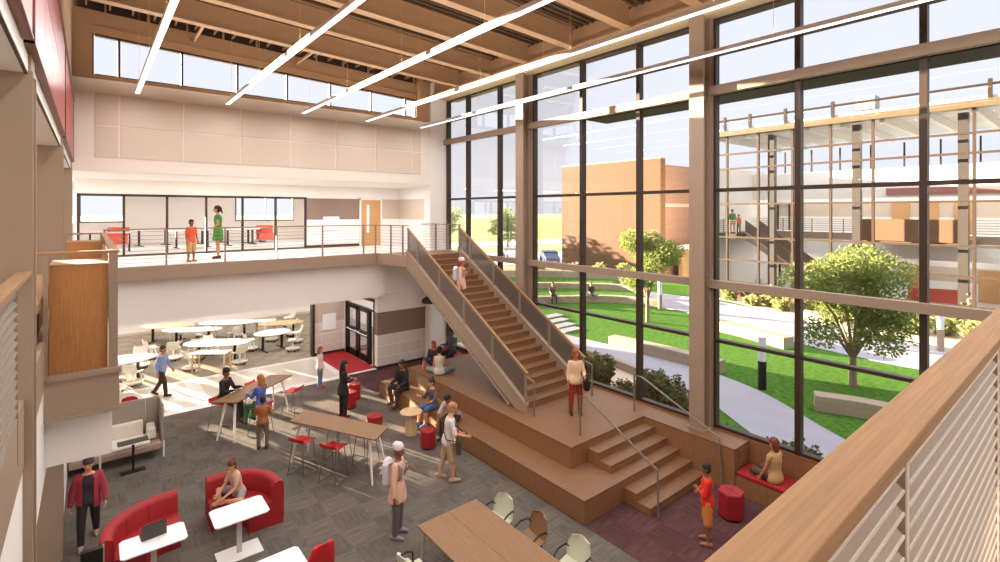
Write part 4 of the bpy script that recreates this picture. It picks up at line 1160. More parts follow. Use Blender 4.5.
def held(name, info, root, m, material, label, cat, bevel=.01, smooth=False):
    """a separate thing placed relative to its bearer"""
    mw = Matrix.Translation(root.location) @ Matrix.Rotation(root.rotation_euler.z, 4, 'Z')
    m.xf(mw)
    return tag(build(name, m, material, bevel=bevel, smooth=smooth), label, cat)
def backpack(info, root, c, label):
    p = info['hip'] + info['u']*.17*info['s'] - info['f']*.11*info['s']; s = info['s']
    mw = Matrix.Translation(root.location) @ Matrix.Rotation(root.rotation_euler.z, 4, 'Z')
    e = empty('backpack', mw @ p, root.rotation_euler.z, label, 'backpack')
    b = M()
    for k in range(1):
        b.capsule((0, 0, -.1*s), (0, 0, .09*s), .07*s, .06*s); b.box(-.075*s, .075*s, -.045*s, .03*s, -.13*s, .1*s)
    remesh(b, 'bag_body', mat('bag_' + c, c, .8), e, .016, 5)
    build('front_pocket', M().box(-.055*s, .055*s, -.085*s, -.05*s, -.11*s, -.01*s), mat('bag_trim', '9C948E', .8), e, bevel=.012)
    for sd in (-1, 1):
        build('strap', M().tube([(sd*.05*s, .02*s, .09*s), (sd*.062*s, .1*s, .13*s), (sd*.066*s, .185*s, .08*s), (sd*.06*s, .17*s, -.04*s), (sd*.06*s, .06*s, -.1*s)], .012*s, 6), mat('bag_trim', '9C948E', .8), e)
    return e
SEAT = lambda a=0, b=0: [((.1, 1, a), (.02, .1, -1)), ((-.1, 1, a), (-.02, .1, -1))]
LAP = [((.15, .25, -1), (-.1, 1, -.25)), ((-.15, .25, -1), (.1, 1, -.25))]
TBL = [((.2, .45, -1), (-.2, 1, .25)), ((-.2, .45, -1), (.25, 1, .2))]
# 1 maroon jacket
person((-.02, 11.75, 0), 266, 1.57, 'person in maroon open jacket and dark beanie walking at the lower left', 'walk', top='39343C', bottom='2C2628', shoes='A88A80', skin='light', hairstyle='none', beanie='4A3B3E', jacket='A03A46', head=(.05, 1, -.12),
       arms=[((.3, -.05, -1), (.12, .2, -1)), ((-.3, .1, -1), (-.12, .35, -1))])
# 2 woman with the backpack
rt, nf = person((4.4, 8.36, 0), -50, 1.7, 'woman in pink tunic, grey leggings and pale beanie standing in mid carpet', 'stand', top='DFAF98', bottom='6B6064', shoes='8E868C', skin='brown', hairstyle='short', hair='A4502E', beanie='D8CFD4', female=True, hem=-.075,
       arms=[((.34, .05, -1), (.2, .15, -1)), ((-.35, .1, -1), (.55, .6, .6))], head=(.1, 1, .0))
backpack(nf, rt, 'D9D4D8', 'pale grey backpack worn by the woman in the pale beanie')
# 3 man in shorts with bag
rt, nf = person((6.2, 9.4, 0), -30, 1.72, 'man in white tee and khaki shorts carrying a bag past the platform', 'walk', top='E2D9D4', bottom='BFA07A', shoes='C2A184', skin='light', hairstyle='short', hair='B07A54', sleeve=.5, leglen=.5,
       legs=[((.05, .22, -1), (.02, .02, -1)), ((-.05, -.18, -1), (-.02, -.3, -1))], arms=[((.25, .35, -1), (-.1, 1, -.3)), ((-.2, .2, -1), (0, .8, -.7))], head=(-.2, 1, -.25), lean=(0, .12, 1))
b = M().box(-.02, .3, .17, .27, .66, .95).tube([(.26, .2, .95), (.16, .22, 1.25), (-.02, .12, 1.44), (-.1, -.06, 1.42), (-.02, -.13, 1.2), (.2, -.05, .98), (.28, .2, .94)], .014, 6)
sb = held('shoulder_bag', nf, rt, b, mat('dark_canvas', '4A403A', .8), 'dark shoulder bag held in front of the man in shorts', 'bag', .03)
# 4 woman in black
person((5.72, 14.2, 0), 0, 1.64, 'woman in long black jacket with dark long hair standing behind the tall table', 'stand', top='2A2423', bottom='2A2321', shoes='8E1E1E', skin='tan', hairstyle='long', hair='1F1714', female=True, hem=-.075, arms=[((.2, .1, -1), (-.3, 1, .1)), ((-.2, .05, -1), (.3, 1, 0))], head=(0, 1, -.1))
# 5 girl in white tee
person((6.05, 17.05, 0), -38, 1.4, 'girl in white tee and blue jeans standing near the red entry mat', 'stand', top='DED2D2', bottom='5D7DA2', shoes='B55548', skin='light', hairstyle='long', hair='8F4E34', sleeve=.5, female=True)
# 6 boy in red
person((8.65, 4.62, 0), 122, 1.44, 'boy in bright red sweater and orange shorts with arms folded at the steps', 'stand', top='D9311F', bottom='D0803A', shoes='B06D58', skin='brown', hairstyle='short', hair='2E2526', sleeve=.85, leglen=.5,
       arms=[((.2, .25, -1), (-1, .5, .1)), ((-.2, .25, -1), (1, .55, .2))], head=(-.2, 1, 0))
# 7 walking man with coat
rt, nf = person((1.8, 19.6, 0), -35, 1.66, 'man in blue shirt and dark trousers walking on the pale floor', 'walk', top='8E9BC9', bottom='3E2A2C', shoes='3A2422', skin='tan', hairstyle='short', hair='2C2022', head=(.3, 1, 0))
c_ = M().capsule((-.22, -.08, 1.2), (-.26, -.14, .7), .07, .1).capsule((-.1, -.1, 1.33), (-.22, -.08, 1.2), .06, .07)
mw = Matrix.Translation(rt.location) @ Matrix.Rotation(rt.rotation_euler.z, 4, 'Z'); c_.xf(mw)
cr = remesh(c_, 'coat', mat('beige_coat', 'D9C0AE', .9), None, .016, 4); cr.parent = None; tag(cr, 'beige coat slung over the shoulder of the man in the blue shirt', 'coat')
# 8 man in black sweater at high table
person((2.85, 15.5, 0), -45, 1.75, 'man in black sweater seated at the left end of the tall table', 'stand', top='2B2426', bottom='3A3230', shoes='6E3A30', skin='brown', hair='2A1C18', hipz=.86, legs=[((.12, 1, -.25), (.02, .15, -1)), ((-.12, 1, -.35), (-.02, .05, -1))], arms=TBL, lean=(0, .1, 1), head=(.3, 1, -.05))
# 9 woman in blue at high table
person((3.55, 14.45, 0), 118, 1.62, 'woman with long blond hair in blue sweater seated at the tall table', 'stand', top='5468B8', bottom='2F7A50', shoes='3A2A28', skin='light', hair='B06A3C', hairstyle='long', female=True, hipz=.84, legs=[((.12, 1, -.25), (.02, .1, -1)), ((-.12, 1, -.3), (-.02, .1, -1))], arms=TBL, head=(-.2, 1, -.1))
# 10 standing orange shirt person below her
person((3.38, 13.6, 0), 60, 1.32, 'child in orange top and taupe trousers standing behind the woman in blue', 'stand', top='A5683C', bottom='75655A', shoes='2A2424', skin='brown', hair='2B1D1C', hairstyle='short', sleeve=.5, arms=[((.3, .3, -1), (-.2, .8, .4)), ((-.3, .2, -1), (.3, .8, .2))])
# 11 man dark suit on lower tier
person((7.55, 13.95, 0), 200, 1.76, 'man in dark suit sitting on the far end of the lower tier', 'stand', top='2E2529', bottom='35302E', shoes='6A342A', skin='brown', hair='231A18', hipz=.56, legs=[((.25, 1, .1), (-.4, .15, -1)), ((-.1, 1, 0), (-.02, .12, -1))], arms=LAP, lean=(0, .1, 1), jacket='2A2428')
# 12 bun woman
person((7.5, 12.1, 0), 190, 1.62, 'woman with hair bun and denim shorts sitting on the lower tier by the round table', 'stand', top='5E4F52', bottom='4A6894', shoes='7B86B0', skin='light', hair='3A2626', hairstyle='bun', female=True, sleeve=.8, leglen=.6, hipz=.55, legs=SEAT(), arms=[((.2, .5, -1), (0, 1, .5)), ((-.5, .6, -1), (-.3, 1, .1))], lean=(0, .12, 1), head=(.1, 1, -.15))
# 13 man grey tee leaning
person((7.55, 11.1, 0), 205, 1.74, 'man in grey tee and brown trousers leaning forward on the lower tier', 'stand', top='B3A79F', bottom='4A2E2A', shoes='4A3430', skin='brown', hair='33201C', sleeve=.5, hipz=.55, legs=SEAT(), arms=[((.1, .9, -.8), (-.2, .7, -.8)), ((-.1, .9, -.8), (.2, .7, -.8))], lean=(0, .7, 1), head=(0, 1, -.6))
# 14, 15 pair on upper tier
person((8.42, 13.25, P2), 50, 1.6, 'person in pale sleeveless top sitting cross-legged on the upper tier, seen from behind', 'stand', top='CFC3B8', bottom='7E8888', shoes='8A8A92', skin='light', hair='241A1C', hairstyle='bun', sleeve=0, leglen=.5, female=True, hipz=.1, legs=[((.9, .7, .05), (-1, .45, -.12)), ((-.9, .7, .05), (1, .45, -.12))], arms=LAP)
person((8.75, 14.1, P2), 215, 1.5, 'child with red hair and dark top sitting on the upper tier facing the pair', 'stand', top='33302F', bottom='3F4C6E', shoes='5A4440', skin='red', hair='9A3E22', hairstyle='long', hipz=.1, legs=[((.4, 1, .7), (.1, .35, -1)), ((-.9, .7, .05), (1, .45, -.12))], arms=LAP, leglen=.6)
# 16 man teal on bench
person((10.95, 16.3, 0), 200, 1.76, 'man in teal-grey shirt sitting on the red cushion of the corner bench', 'stand', top='5C6B68', bottom='2F3438', shoes='2E2A2A', skin='brown', hair='1E1818', hipz=.57, legs=SEAT(), arms=[((.2, .4, -1), (0, 1, .2)), ((-.3, .4, -1), (-.2, 1, .3))])
# 17 person climbing the stair
rt, nf = person((9.0, 9.5 + TR*11.5, P2 + RI*12), -50, 1.6, 'person with pale beanie and pink coat coming down the upper half of the main stair', 'stand', top='DDB1A2', bottom='6B5C66', shoes='6A6468', skin='red', hairstyle='short', hair='A4502E', beanie='CFC6CC', female=True, hem=-.075, arms=[((.25, .05, -1), (.1, .15, -1)), ((-.35, .1, -1), (.55, .6, .6))])
backpack(nf, rt, 'CFCBD2', 'pale backpack on the person coming down the main stair')
# 18 woman orange on platform
rt, nf = person((9.44, 8.52, P2), 232, 1.62, 'red-haired woman in cream sweater and rust trousers standing at the stair foot', 'stand', top='E8C4A2', bottom='8E3526', shoes='2A1E1C', skin='red', hair='9C4A26', hairstyle='bob', female=True, sleeve=.9, arms=[((.2, .0, -1), (.05, .3, -1)), ((-.3, .1, -1), (.1, .9, -.2))], head=(-.25, 1, -.05))
c_ = M().capsule((-.22, .2, .98), (-.25, .18, .72), .06, .1).capsule((-.3, .1, .95), (-.2, .28, .9), .05, .07); c_.xf(Matrix.Translation(rt.location) @ Matrix.Rotation(rt.rotation_euler.z, 4, 'Z'))
cr = remesh(c_, 'jacket', mat('black_cloth', '2A2224', .9), None, .015, 4); tag(cr, 'black jacket draped over the arm of the red-haired woman', 'jacket')
# 19 woman tan vest on bench
person((10.86, 4.35, 0), 75, 1.66, 'woman in tan vest sitting on the near red window bench, seen from behind', 'stand', top='C6A06E', bottom='5A4636', shoes='3A2A26', skin='tan', hair='7A3E28', hairstyle='bob', female=True, sleeve=.15, hipz=.56, legs=SEAT(), arms=[((.25, .2, -1), (.1, .5, -1)), ((-.25, .2, -1), (-.1, .5, -1))])
# 20 cross-legged girl in booth
person((2.25, 10.8, 0), -160, 1.42, 'girl with hair bun sitting cross-legged on the red booth', 'stand', top='D3AE96', bottom='8E8C90', shoes='B98468', skin='light', hair='6A3A28', hairstyle='bun', female=True, sleeve=.35, leglen=.35, hipz=.54, legs=[((.9, .6, .02), (-1, .5, -.1)), ((-.9, .6, .02), (1, .5, -.1))], arms=[((.2, .4, -1), (-.3, .9, -.5)), ((-.2, .4, -1), (.3, .9, -.5))], lean=(0, .25, 1), head=(0, 1, -.2))
# 21, 22 upper balcony
person((3.28, 18.7, F2), 165, 1.74, 'woman in green dress with ponytail standing on the back balcony', 'stand', top='3E8238', bottom='3E8238', shoes='4A302A', skin='tan', hair='1C1614', hairstyle='ponytail', female=True, sleeve=.2, skirt=True, leglen=.75, hem=-.05, arms=[((.5, -.1, -1), (-.5, .35, -.3)), ((-.5, -.1, -1), (.5, .35, -.3))])
person((2.42, 18.05, F2), -60, 1.3, 'boy in orange shirt standing on the back balcony beside the woman in green', 'stand', top='EB5B32', bottom='D3A060', shoes='B0603C', skin='brown', hair='2A1E1C', sleeve=.4, leglen=.55)
#__PART3__
# ================================================================== OUTSIDE
struct('ground', M().box(-400, 900, -200, 900, -.3, -.12), FIELD)
def smooth_closed(pts, n=8):
    out = []
    N_ = len(pts)
    for i in range(N_):
        p0, p1, p2, p3 = [V(pts[(i+k-1) % N_] + (0,)) for k in range(4)]
        for k in range(n):
            t = k / n
            q = .5*((2*p1) + (-p0+p2)*t + (2*p0-5*p1+4*p2-p3)*t*t + (-p0+3*p1-3*p2+p3)*t**3)
            out.append((q.x, q.y))
    return out
struct('courtyard_lawn', M().box(11.6, 60, -30, 34, -.12, 0), GRASS)
def strip(name, pts, w, z, material, h=.03):
    """ribbon path through pts"""
    P = [V(p + (0,)) for p in pts]; q = []
    for i in range(len(P)-1):
        p0 = P[max(i-1, 0)]; p1 = P[i]; p2 = P[i+1]; p3 = P[min(i+2, len(P)-1)]
        for k in range(8):
            t = k/8; q.append(.5*((2*p1)+(-p0+p2)*t+(2*p0-5*p1+4*p2-p3)*t*t+(-p0+3*p1-3*p2+p3)*t**3))
    q.append(P[-1]); L, Rr = [], []
    for i, p in enumerate(q):
        d = (q[min(i+1, len(q)-1)] - q[max(i-1, 0)]).normalized(); nn = V((-d.y, d.x, 0))
        ww = w if not isinstance(w, (list, tuple)) else w[0] + (w[1]-w[0])*i/(len(q)-1)
        L.append(p + nn*ww/2); Rr.append(p - nn*ww/2)
    m = M(); n = len(q)
    m.loft([[(l.x, l.y, z), (r.x, r.y, z), (r.x, r.y, z+h), (l.x, l.y, z+h)] for l, r in zip(L, Rr)])
    return struct(name, m, material)
strip('path_near', [(15.3, 26), (16.6, 18), (16.9, 14.5), (17.0, 11), (16.3, 8.0), (14.5, 5.2), (13.2, 2.5), (12.9, -4)], 2.2, 0, CONC)
strip('path_far', [(31, 31), (29.9, 22), (29.9, 16.6), (28.6, 12.0), (27.2, 8.6), (26.6, 5.5), (27, 1), (28, -8)], [5, 4.4], 0, CONC)
struct('planting_bed', M().prism(smooth_closed([(11.55, 18), (15.3, 17.5), (15.7, 13.5), (15.3, 10.2), (14.2, 7.8), (12.6, 5.2), (11.6, 3.3), (11.55, 8)], 6), -.1, .06), GRAV)
struct('planting_bed_far', M().prism(smooth_closed([(33.6, 17.5), (33.9, 12), (33.9, 6), (33.9, -2), (30.2, -2), (29.2, 4), (29.9, 8), (30.6, 11.5), (32.6, 15)], 6), -.1, .05), GRAV)
# low walls ---------------------------------------------------------
def lowwall(pts, w, h, label, z=0, m_=None, cat='wall'):
    P = [V(p + (0,)) for p in pts]; m = M(); rings = []
    q = []
    if len(P) > 2:
        for i in range(len(P)-1):
            p0 = P[max(i-1, 0)]; p1 = P[i]; p2 = P[i+1]; p3 = P[min(i+2, len(P)-1)]
            for k in range(6):
                t = k/6; q.append(.5*((2*p1)+(-p0+p2)*t+(2*p0-5*p1+4*p2-p3)*t*t+(-p0+3*p1-3*p2+p3)*t**3))
        q.append(P[-1])
    else: q = P
    for i, p in enumerate(q):
        d = (q[min(i+1, len(q)-1)] - q[max(i-1, 0)]).normalized(); nn = V((-d.y, d.x, 0))*w/2
        a, b = p + nn, p - nn
        rings.append([(a.x, a.y, z), (b.x, b.y, z), (b.x, b.y, z+h), (a.x, a.y, z+h)])
    m.loft(rings)
    return tag(build('seat_wall', m, m_ or STONE, bevel=.02), label, cat)
lowwall([(18.0, 14.1), (18.15, 11.5), (18.1, 9.1)], .5, .48, 'long pale stone seat wall between the near path and the lawn, left of the big column')
lowwall([(17.05, 5.7), (17.6, 4.2), (17.7, 1.5)], .5, .48, 'pale stone seat wall beyond the near path, below the big tree')
lowwall([(24.6, 13.6), (24.4, 11.5), (23.6, 8.9)], .6, .5, 'long sunlit stone seat wall between the lawn and the far path')
lowwall([(15.5, 17.5), (15.75, 13.5), (15.2, 10.3), (14.3, 8.2)], .22, .35, 'low stone edging wall behind the dark shrubs outside the window')
lowwall([(30.9, 10.9), (30.3, 9.6), (30.0, 8.4)], .5, .5, 'short stone wall by the far planting bed')
# amphitheatre terraces
for k, (pts, h, lab) in enumerate([
    ([(20.5, 25.5), (23.2, 23.4), (26.6, 21.0), (27.6, 17.9)], .45, 'front curved stone terrace wall where two people sit'),
    ([(22.5, 29.0), (26.0, 26.5), (29.2, 23.0), (29.6, 20.8)], .75, 'middle curved stone terrace wall'),
    ([(23.5, 32.5), (28.0, 30), (31.2, 26.0), (31.9, 24)], 1.2, 'rear and tallest curved stone terrace wall')]):
    lowwall(pts, .5, h, lab)
struct('terrace_lawn', M().prism([(20.6, 26), (23.4, 23.7), (26.9, 21.2), (27.9, 18.5), (29.4, 21), (29, 23.2), (25.8, 26.7), (22.4, 29.2)], 0, .36), GRASS)
struct('terrace_lawn_upper', M().prism([(22.6, 29.4), (26.2, 26.8), (29.3, 23.3), (31.7, 24.2), (30.9, 26.2), (27.6, 30.2), (23.5, 33)], 0, .66), GRASS)
for i, (x, y) in enumerate([(20.6, 20.2), (20.0, 19.2), (19.4, 18.2), (18.9, 17.3)]):
    tag(build('stepping_slab', bx(x-.8, x+.5, y-.3, y+.3, 0, .06), CONC, bevel=.01), ['pale stepping slab in the lawn farthest from the stair', 'pale stepping slab in the lawn, second from the terrace', 'pale stepping slab in the lawn, third from the terrace', 'pale stepping slab in the lawn nearest the curved path'][i], 'paving slab', 'stepping slabs in the lawn')
for (x, y, c, lab) in ((17.57, 7.45, BLACK, 'black cylindrical bollard light on the near lawn'), (28.2, 4.6, TAUPE, 'grey cylindrical bollard light beside the far path'), (26.9, 17.4, TAUPE, 'grey cylindrical bollard light near the small tree')):
    r_ = empty('bollard_light', (x, y, 0), 0, lab, 'bollard')
    build('post', M().lathe([(.13, 0), (.13, .95)], 16), c, r_, smooth=True)
    build('lamp_head', M().lathe([(.125, .95), (.125, 1.7), (.135, 1.7), (.135, 1.76), (.02, 1.78)], 16), mat('bollard_diffuser', 'D6D6DA', .4), r_, smooth=True)

# foliage ----------------------------------------------------------
def leaves(m, c, rx, ry, rz, n, size, rnd, shellp=.5):
    for _ in range(n):
        while True:
            p = V((rnd.uniform(-1, 1), rnd.uniform(-1, 1), rnd.uniform(-1, 1)))
            if .15 < p.length < 1 and p.length > rnd.random()*shellp: break
        p = V((c[0]+p.x*rx, c[1]+p.y*ry, c[2]+p.z*rz))
        d = V((rnd.gauss(0, 1), rnd.gauss(0, 1), rnd.gauss(0, .6))).normalized(); s_ = d.cross(V((rnd.gauss(0, 1), rnd.gauss(0, 1), rnd.gauss(0, 1)))).normalized()
        L = size*rnd.uniform(.7, 1.3); w = L*.32; nn = d.cross(s_)*L*.12
        m.add([p, p+d*L*.5+s_*w+nn, p+d*L, p+d*L*.5-s_*w+nn], [(0,1,2),(0,2,3)])
def tree(x, y, h, cr, label, seed, n=5200, leaf=.16, material=LEAF, trunkh=.35, group=None, flat=.6):
    rnd = random.Random(seed)
    r_ = empty('tree', (x, y, 0), 0, label, 'tree', group)
    tm = M(); th = h*trunkh; tm.tube([(0, 0, -.1), (.03, .02, th*.5), (0, 0, th)], .14*h/6, 8, .11*h/6)
    clumps = []
    nb_ = 13
    for k in range(nb_):
        a = 2*PI*k/nb_ + rnd.uniform(-.3, .3); q = rnd.uniform(.35, .95)
        e = V((math.cos(a)*cr*.75*q, math.sin(a)*cr*.75*q, th + (h-th)*rnd.uniform(.12, .95)*(1.15-q*.4)))
        mid = V((e.x*.4, e.y*.4, th + (e.z-th)*.45 + .2))
        tm.tube([(0, 0, th*.85), mid, e], .07*h/6, 6, .015)
        clumps.append((e, rnd.uniform(.3, .44)*cr))
        clumps.append(((e+mid)/2 + V((rnd.uniform(-.3, .3), rnd.uniform(-.3, .3), .3)), rnd.uniform(.24, .36)*cr))
    clumps.append((V((0, 0, h-.6*cr)), .42*cr))
    build('trunk', tm, BARK, r_, smooth=True)
    lm = M(); tot = sum(c[1]**2 for c in clumps)
    for c, q in clumps:
        leaves(lm, c, q, q, q*flat, int(n*q*q/tot), leaf, rnd)
    o = build('foliage', lm, material, r_)
    return r_
tree(20.3, 5.6, 5.5, 2.15, 'broad green tree in the courtyard in front of the opposite glass wing', 3, n=11000, leaf=.13, trunkh=.2)
tree(23.4, 15.9, 4.9, 2.1, 'green tree in the courtyard between the two thick window mullions left of the big column', 5, n=12000, leaf=.14, trunkh=.3)
# distant trees
for i, (x, y, h, cr, lab) in enumerate([(44, 52, 6.5, 2.6, 'small roadside tree on the lawn left of the brick building'), (40, 62, 7, 3, 'roadside tree seen through the panes right of the stair head'), (34, 70, 7, 3, 'roadside tree seen just left of the first window column'), (56, 48, 6, 2.2, 'low tree touching the left edge of the brick building'), (27, 60, 6.5, 3, 'roadside tree seen through the leftmost window panes')]):
    tree(x, y, h, cr, lab, 20+i, n=1800, leaf=.45, material=LEAF2, group='roadside trees')
def shrub(x, y, h, rr, label, seed, material=SHRUBM, n=1500, leaf=.12, group='dark shrubs outside the window', blades=True):
    rnd = random.Random(seed); r_ = empty('shrub', (x, y, .03), 0, label, 'shrub', group)
    m = M()
    st_ = M()
    for k in range(26):
        a = rnd.uniform(0, 2*PI); q = rr*math.sqrt(rnd.random()); e = V((math.cos(a)*q, math.sin(a)*q, h*rnd.uniform(.7, 1)*(1-.35*(q/rr)**2)))
        b0 = V((e.x*.35, e.y*.35, 0)); st_.tube([b0, (b0+e)/2 + V((0, 0, h*.05)), e], .012, 4, .005)
        for t in range(max(6, n//26)):
            f_ = rnd.uniform(.15, 1); p = b0 + (e-b0)*f_
            leaves(m, p, .09, .09, .09, 1, leaf, rnd, 0)
    build('stems', st_, BARK, r_); build('foliage', m, material, r_)
sh = [(13.4, 10.95, 1.2, .65, 'dark olive shrub beyond the stair foot, behind the red-haired woman'), (13.5, 11.7, 1.1, .6, 'dark olive shrub just behind the one at the stair foot'), (13.3, 9.9, .5, .5, 'low spreading shrub between the two dark shrub groups'),
      (13.0, 8.3, 1.35, .75, 'tall dark olive shrub left of the big window column'), (13.6, 9.0, 1.2, .65, 'dark olive shrub behind the tall one beside the column'), (12.7, 7.5, 1.15, .6, 'dark olive shrub touching the left edge of the big column'),
      (12.55, 6.15, .5, .4, 'small green tuft at the right edge of the big column'), (12.5, 4.85, .6, .5, 'low shrub in front of the window bench, left one'), (12.35, 4.35, .8, .5, 'upright shrub behind the woman in the tan vest')]
for i, (x, y, h, rr, lab) in enumerate(sh): shrub(x, y, h, rr, lab, 40+i, n=int(1500*rr*h+400))
sy = [(33.2, 16.2), (32.6, 14.4), (33.0, 13.4), (32.2, 12.4), (32.6, 11.4), (32.2, 8.6), (31.4, 7.6), (32.4, 6.8), (31.2, 6.0), (31.8, 5.0), (31.0, 3.9)]
sl_ = ['first', 'second', 'third', 'fourth', 'fifth', 'sixth', 'seventh', 'eighth', 'ninth', 'tenth', 'last']
for i, (x, y) in enumerate(sy): shrub(x, y, (1.2, .6, 1.3, .7, 1.1)[i % 5]+.1, .6, f'silvery grass-like shrub along the opposite wing, {sl_[i]} counted from the big column', 80+i, SHRUBY, 700, .2, 'silvery shrubs along the opposite wing')
for i, (x, y) in enumerate([(31.8, 29.0), (33.5, 27.5), (30, 31.5), (34.8, 26.0)]): shrub(x, y, 1.8, .6, f'tall pale plant in front of the brick wall, {sl_[i]} from the left' if i else 'tall pale plant just left of the brick building', 120+i, SHRUBY, 500, .35, 'tall pale plants by the brick wall')

# cars
def car(x, y, rz, c, label):
    r_ = empty('parked_car', (x, y, -.1), R(rz), label, 'car')
    prof = [(-2.2, .35), (-2.2, .75), (-1.9, .92), (-1.2, .98), (-.7, 1.42), (.7, 1.45), (1.35, 1.0), (2.1, .85), (2.2, .4)]
    m = M(); n = len(prof)
    m.add([(px_, yy, z) for yy in (-.85, .85) for px_, z in prof], [tuple(range(n)), tuple(range(2*n-1, n-1, -1))] + [(i, (i+1) % n, n+(i+1) % n, n+i) for i in range(n)])
    build('body', m, mat('car_paint_'+c, c, .25, coat=.5), r_, bevel=.08)
    build('windows', M().box(-.95, 1.05, -.862, .862, 1.02, 1.34), mat('car_glass', '20252C', .1), r_, bevel=.02)
    for sx_ in (-1.35, 1.35):
        for q in (-.8, .8): build('wheel', M().tube([(sx_, q-.1, .33), (sx_, q+.1, .33)], .33, 16), BLKP, r_)
car(42.6, 49.5, 60, 'E8E8EC', 'white parked car beyond the lawn, just left of the first window column')
car(42.5, 42.5, 55, '3C5A8C', 'blue parked car beside the left edge of the brick building')
# fields and roads beyond
struct('road', M().prism([(20, 52), (62, 30), (75, 40), (30, 66)], -.12, -.06), mat('asphalt', 'C9C6CC', .8))
struct('road_far', M().prism([(0, 78), (110, 60), (112, 70), (0, 92)], -.12, -.06), MATS['asphalt'])
struct('meadow', M().prism([(-40, 90), (160, 68), (330, 330), (-60, 330)], -.12, -.05), FIELD2)

# brick volume
def quadwall(m, x0, x1, y0, y1, z0, z1): m.box(x0, x1, y0, y1, z0, z1)
br_ = empty('brick_building', (37.3, 24.1, 0), 0, 'tan brick building volume seen across the courtyard left of the big column', 'building')
bw = M().box(0, .75, 0, 11.4, -.1, 10.5); build('sunlit_wall', bw, BRICK, br_)
build('rear_wall', M().box(.75, 14, .5, 11.2, -.1, 10.1), BRICKD, br_)
build('wall_band', M().box(.75, 14, .46, .5, 6.4, 6.7), mat('pale_band', 'A9988B', .7), br_)
build('coping', M().box(-.05, .8, -.05, 11.45, 10.5, 10.6), mat('coping', 'A5835F', .6), br_)
can = empty('entrance_canopy', (39.0, 21.0, 0), 0, 'small white flat canopy on posts next to the brick building', 'canopy')
build('roof_slab', bx(0, 5, 0, 2.6, 2.75, 3.1), WHITE, can)
for x, y in ((.3, .3), (3.2, .3), (.3, 2.3)): build('post', bx(x, x+.3, y, y+.3, 0, 2.75), MATS['tan_beam_steel'], can)
build('back_panel', bx(.8, 5, 2.65, 2.8, 0, 2.75), WOODL, can)

# opposite wing: a second glazed hall
FR = mat('facade_bronze', '47362A', .5)
FRL = mat('facade_cap', '66563F', .5)
OWW = mat('pale_interior_paint', 'EDE8E4', .7)
op = empty('opposite_wing', (0, 0, 0), 0, 'glazed two-storey wing across the courtyard with its hall visible inside', 'building')
OX = 34.0; OY0, OY1 = -8, 18.4
for y in [16.75 - 2.08*k for k in range(12)]: build('mullion', bx(OX-.07, OX+.12, y-.06, y+.06, 1.2, 11.2), FR, op)
for z in (1.2, 2.7, 4.25, 6.5, 8.92, 9.92): build('transom', bx(OX-.09, OX+.07, OY0, OY1, z-.05, z+.06), FR, op)
build('cap_beam', bx(OX-.35, OX+.3, OY0, OY1, 11.15, 11.5), FRL, op)
for a, b in ((OY0, 2.5), (2.5, 8.6), (8.6, OY1)):
    build('glass_pane', M().add([(OX, a, 1.2), (OX, b, 1.2), (OX, b, 11.2), (OX, a, 11.2)], [(0,1,2,3)]), GLSB, op)
build('base_wall', bx(OX-.1, OX+.2, OY0, OY1, -.1, 1.2), mat('dark_plank', '5E4636', .7), op)
build('roof', M().box(OX, 46, OY0, OY1, 11.5, 11.7), mat('pale_roof', 'C9CDD2', .6), op)
for k in range(14): build('roof_beam', bx(OX+.3, 45, OY1-.8-k*1.9-.12, OY1-.8-k*1.9+.12, 11.0, 11.5), mat('pale_beam', 'DCDCDC', .6), op)
for y in (14.2, 9.45, 4.8, -1.4): build('inner_column', bx(OX+.8, OX+1.2, y-.2, y+.2, 0, 11.1), mat('inner_column_taupe', '514840', .5), op)
build('rooftop_rail', M().tube([(OX, OY0, 12.25), (OX, OY1, 12.25)], .07, 6), DARK, op)
for y in (18.0, 16.9, 15.2, 13.0, 10.4, 3.7, .5): build('rail_bracket', bx(OX-.08, OX+.08, y-.08, y+.08, 11.5, 12.5), DARK, op)
build('rooftop_unit', bx(OX+1, OX+2.0, 8.6, 9.5, 11.7, 12.75), mat('unit_grey', '8A8480', .6), op)
build('ground_slab', bx(OX, 56, OY0, OY1, -.1, .02), TERR, op)
build('upper_slab', bx(41.5, 56, OY0, OY1, 4.1, 4.45), OWW, op)
build('upper_fascia', M().box(41.4, 41.5, OY0, OY1, 4.0, 4.5), TAUPE, op)
build('landing_slab', M().box(34.6, 41.5, 16.4, OY1-.1, 4.1, 4.45), FR, op)
build('back_wall', M().box(45.4, 45.6, OY0, OY1, 4.45, 5.6).box(45.4, 45.6, OY0, OY1, 6.7, 9.2).box(45.4, 45.6, OY0, OY1, 0, 1.2).box(45.4, 45.6, OY0, OY1, 2.2, 4.1), OWW, op)
build('back_stripe', M().box(45.42, 45.6, OY0, OY1, 5.6, 6.7).box(45.42, 45.6, OY0, OY1, 1.2, 2.2), STRIPE2, op)
build('end_wall', M().box(OX+.2, 56, OY1-.15, OY1, 0, 9.2), OWW, op)
build('front_bulkhead', M().box(41.3, 41.4, OY0, OY1, 6.9, 8.9).box(41.38, 41.48, OY0, 15, 2.9, 4.0), OWW, op)
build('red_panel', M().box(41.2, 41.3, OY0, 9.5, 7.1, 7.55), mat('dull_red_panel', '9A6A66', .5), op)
for k in range(11): build('clerestory_post', bx(45.4, 45.5, OY1-1-k*2.0-.05, OY1-1-k*2.0+.05, 9.2, 11.0), DARK, op)
for y in (8.0, 9.6, 6.2, 2.0): build('inner_door', M().box(45.3, 45.42, y-.5, y+.5, 4.46, 6.6), WOODD, op)
for y in (5.0, 8.6): build('lower_door', M().box(45.3, 45.42, y-.5, y+.5, .02, 2.1), WOODD, op)
dd_ = M()
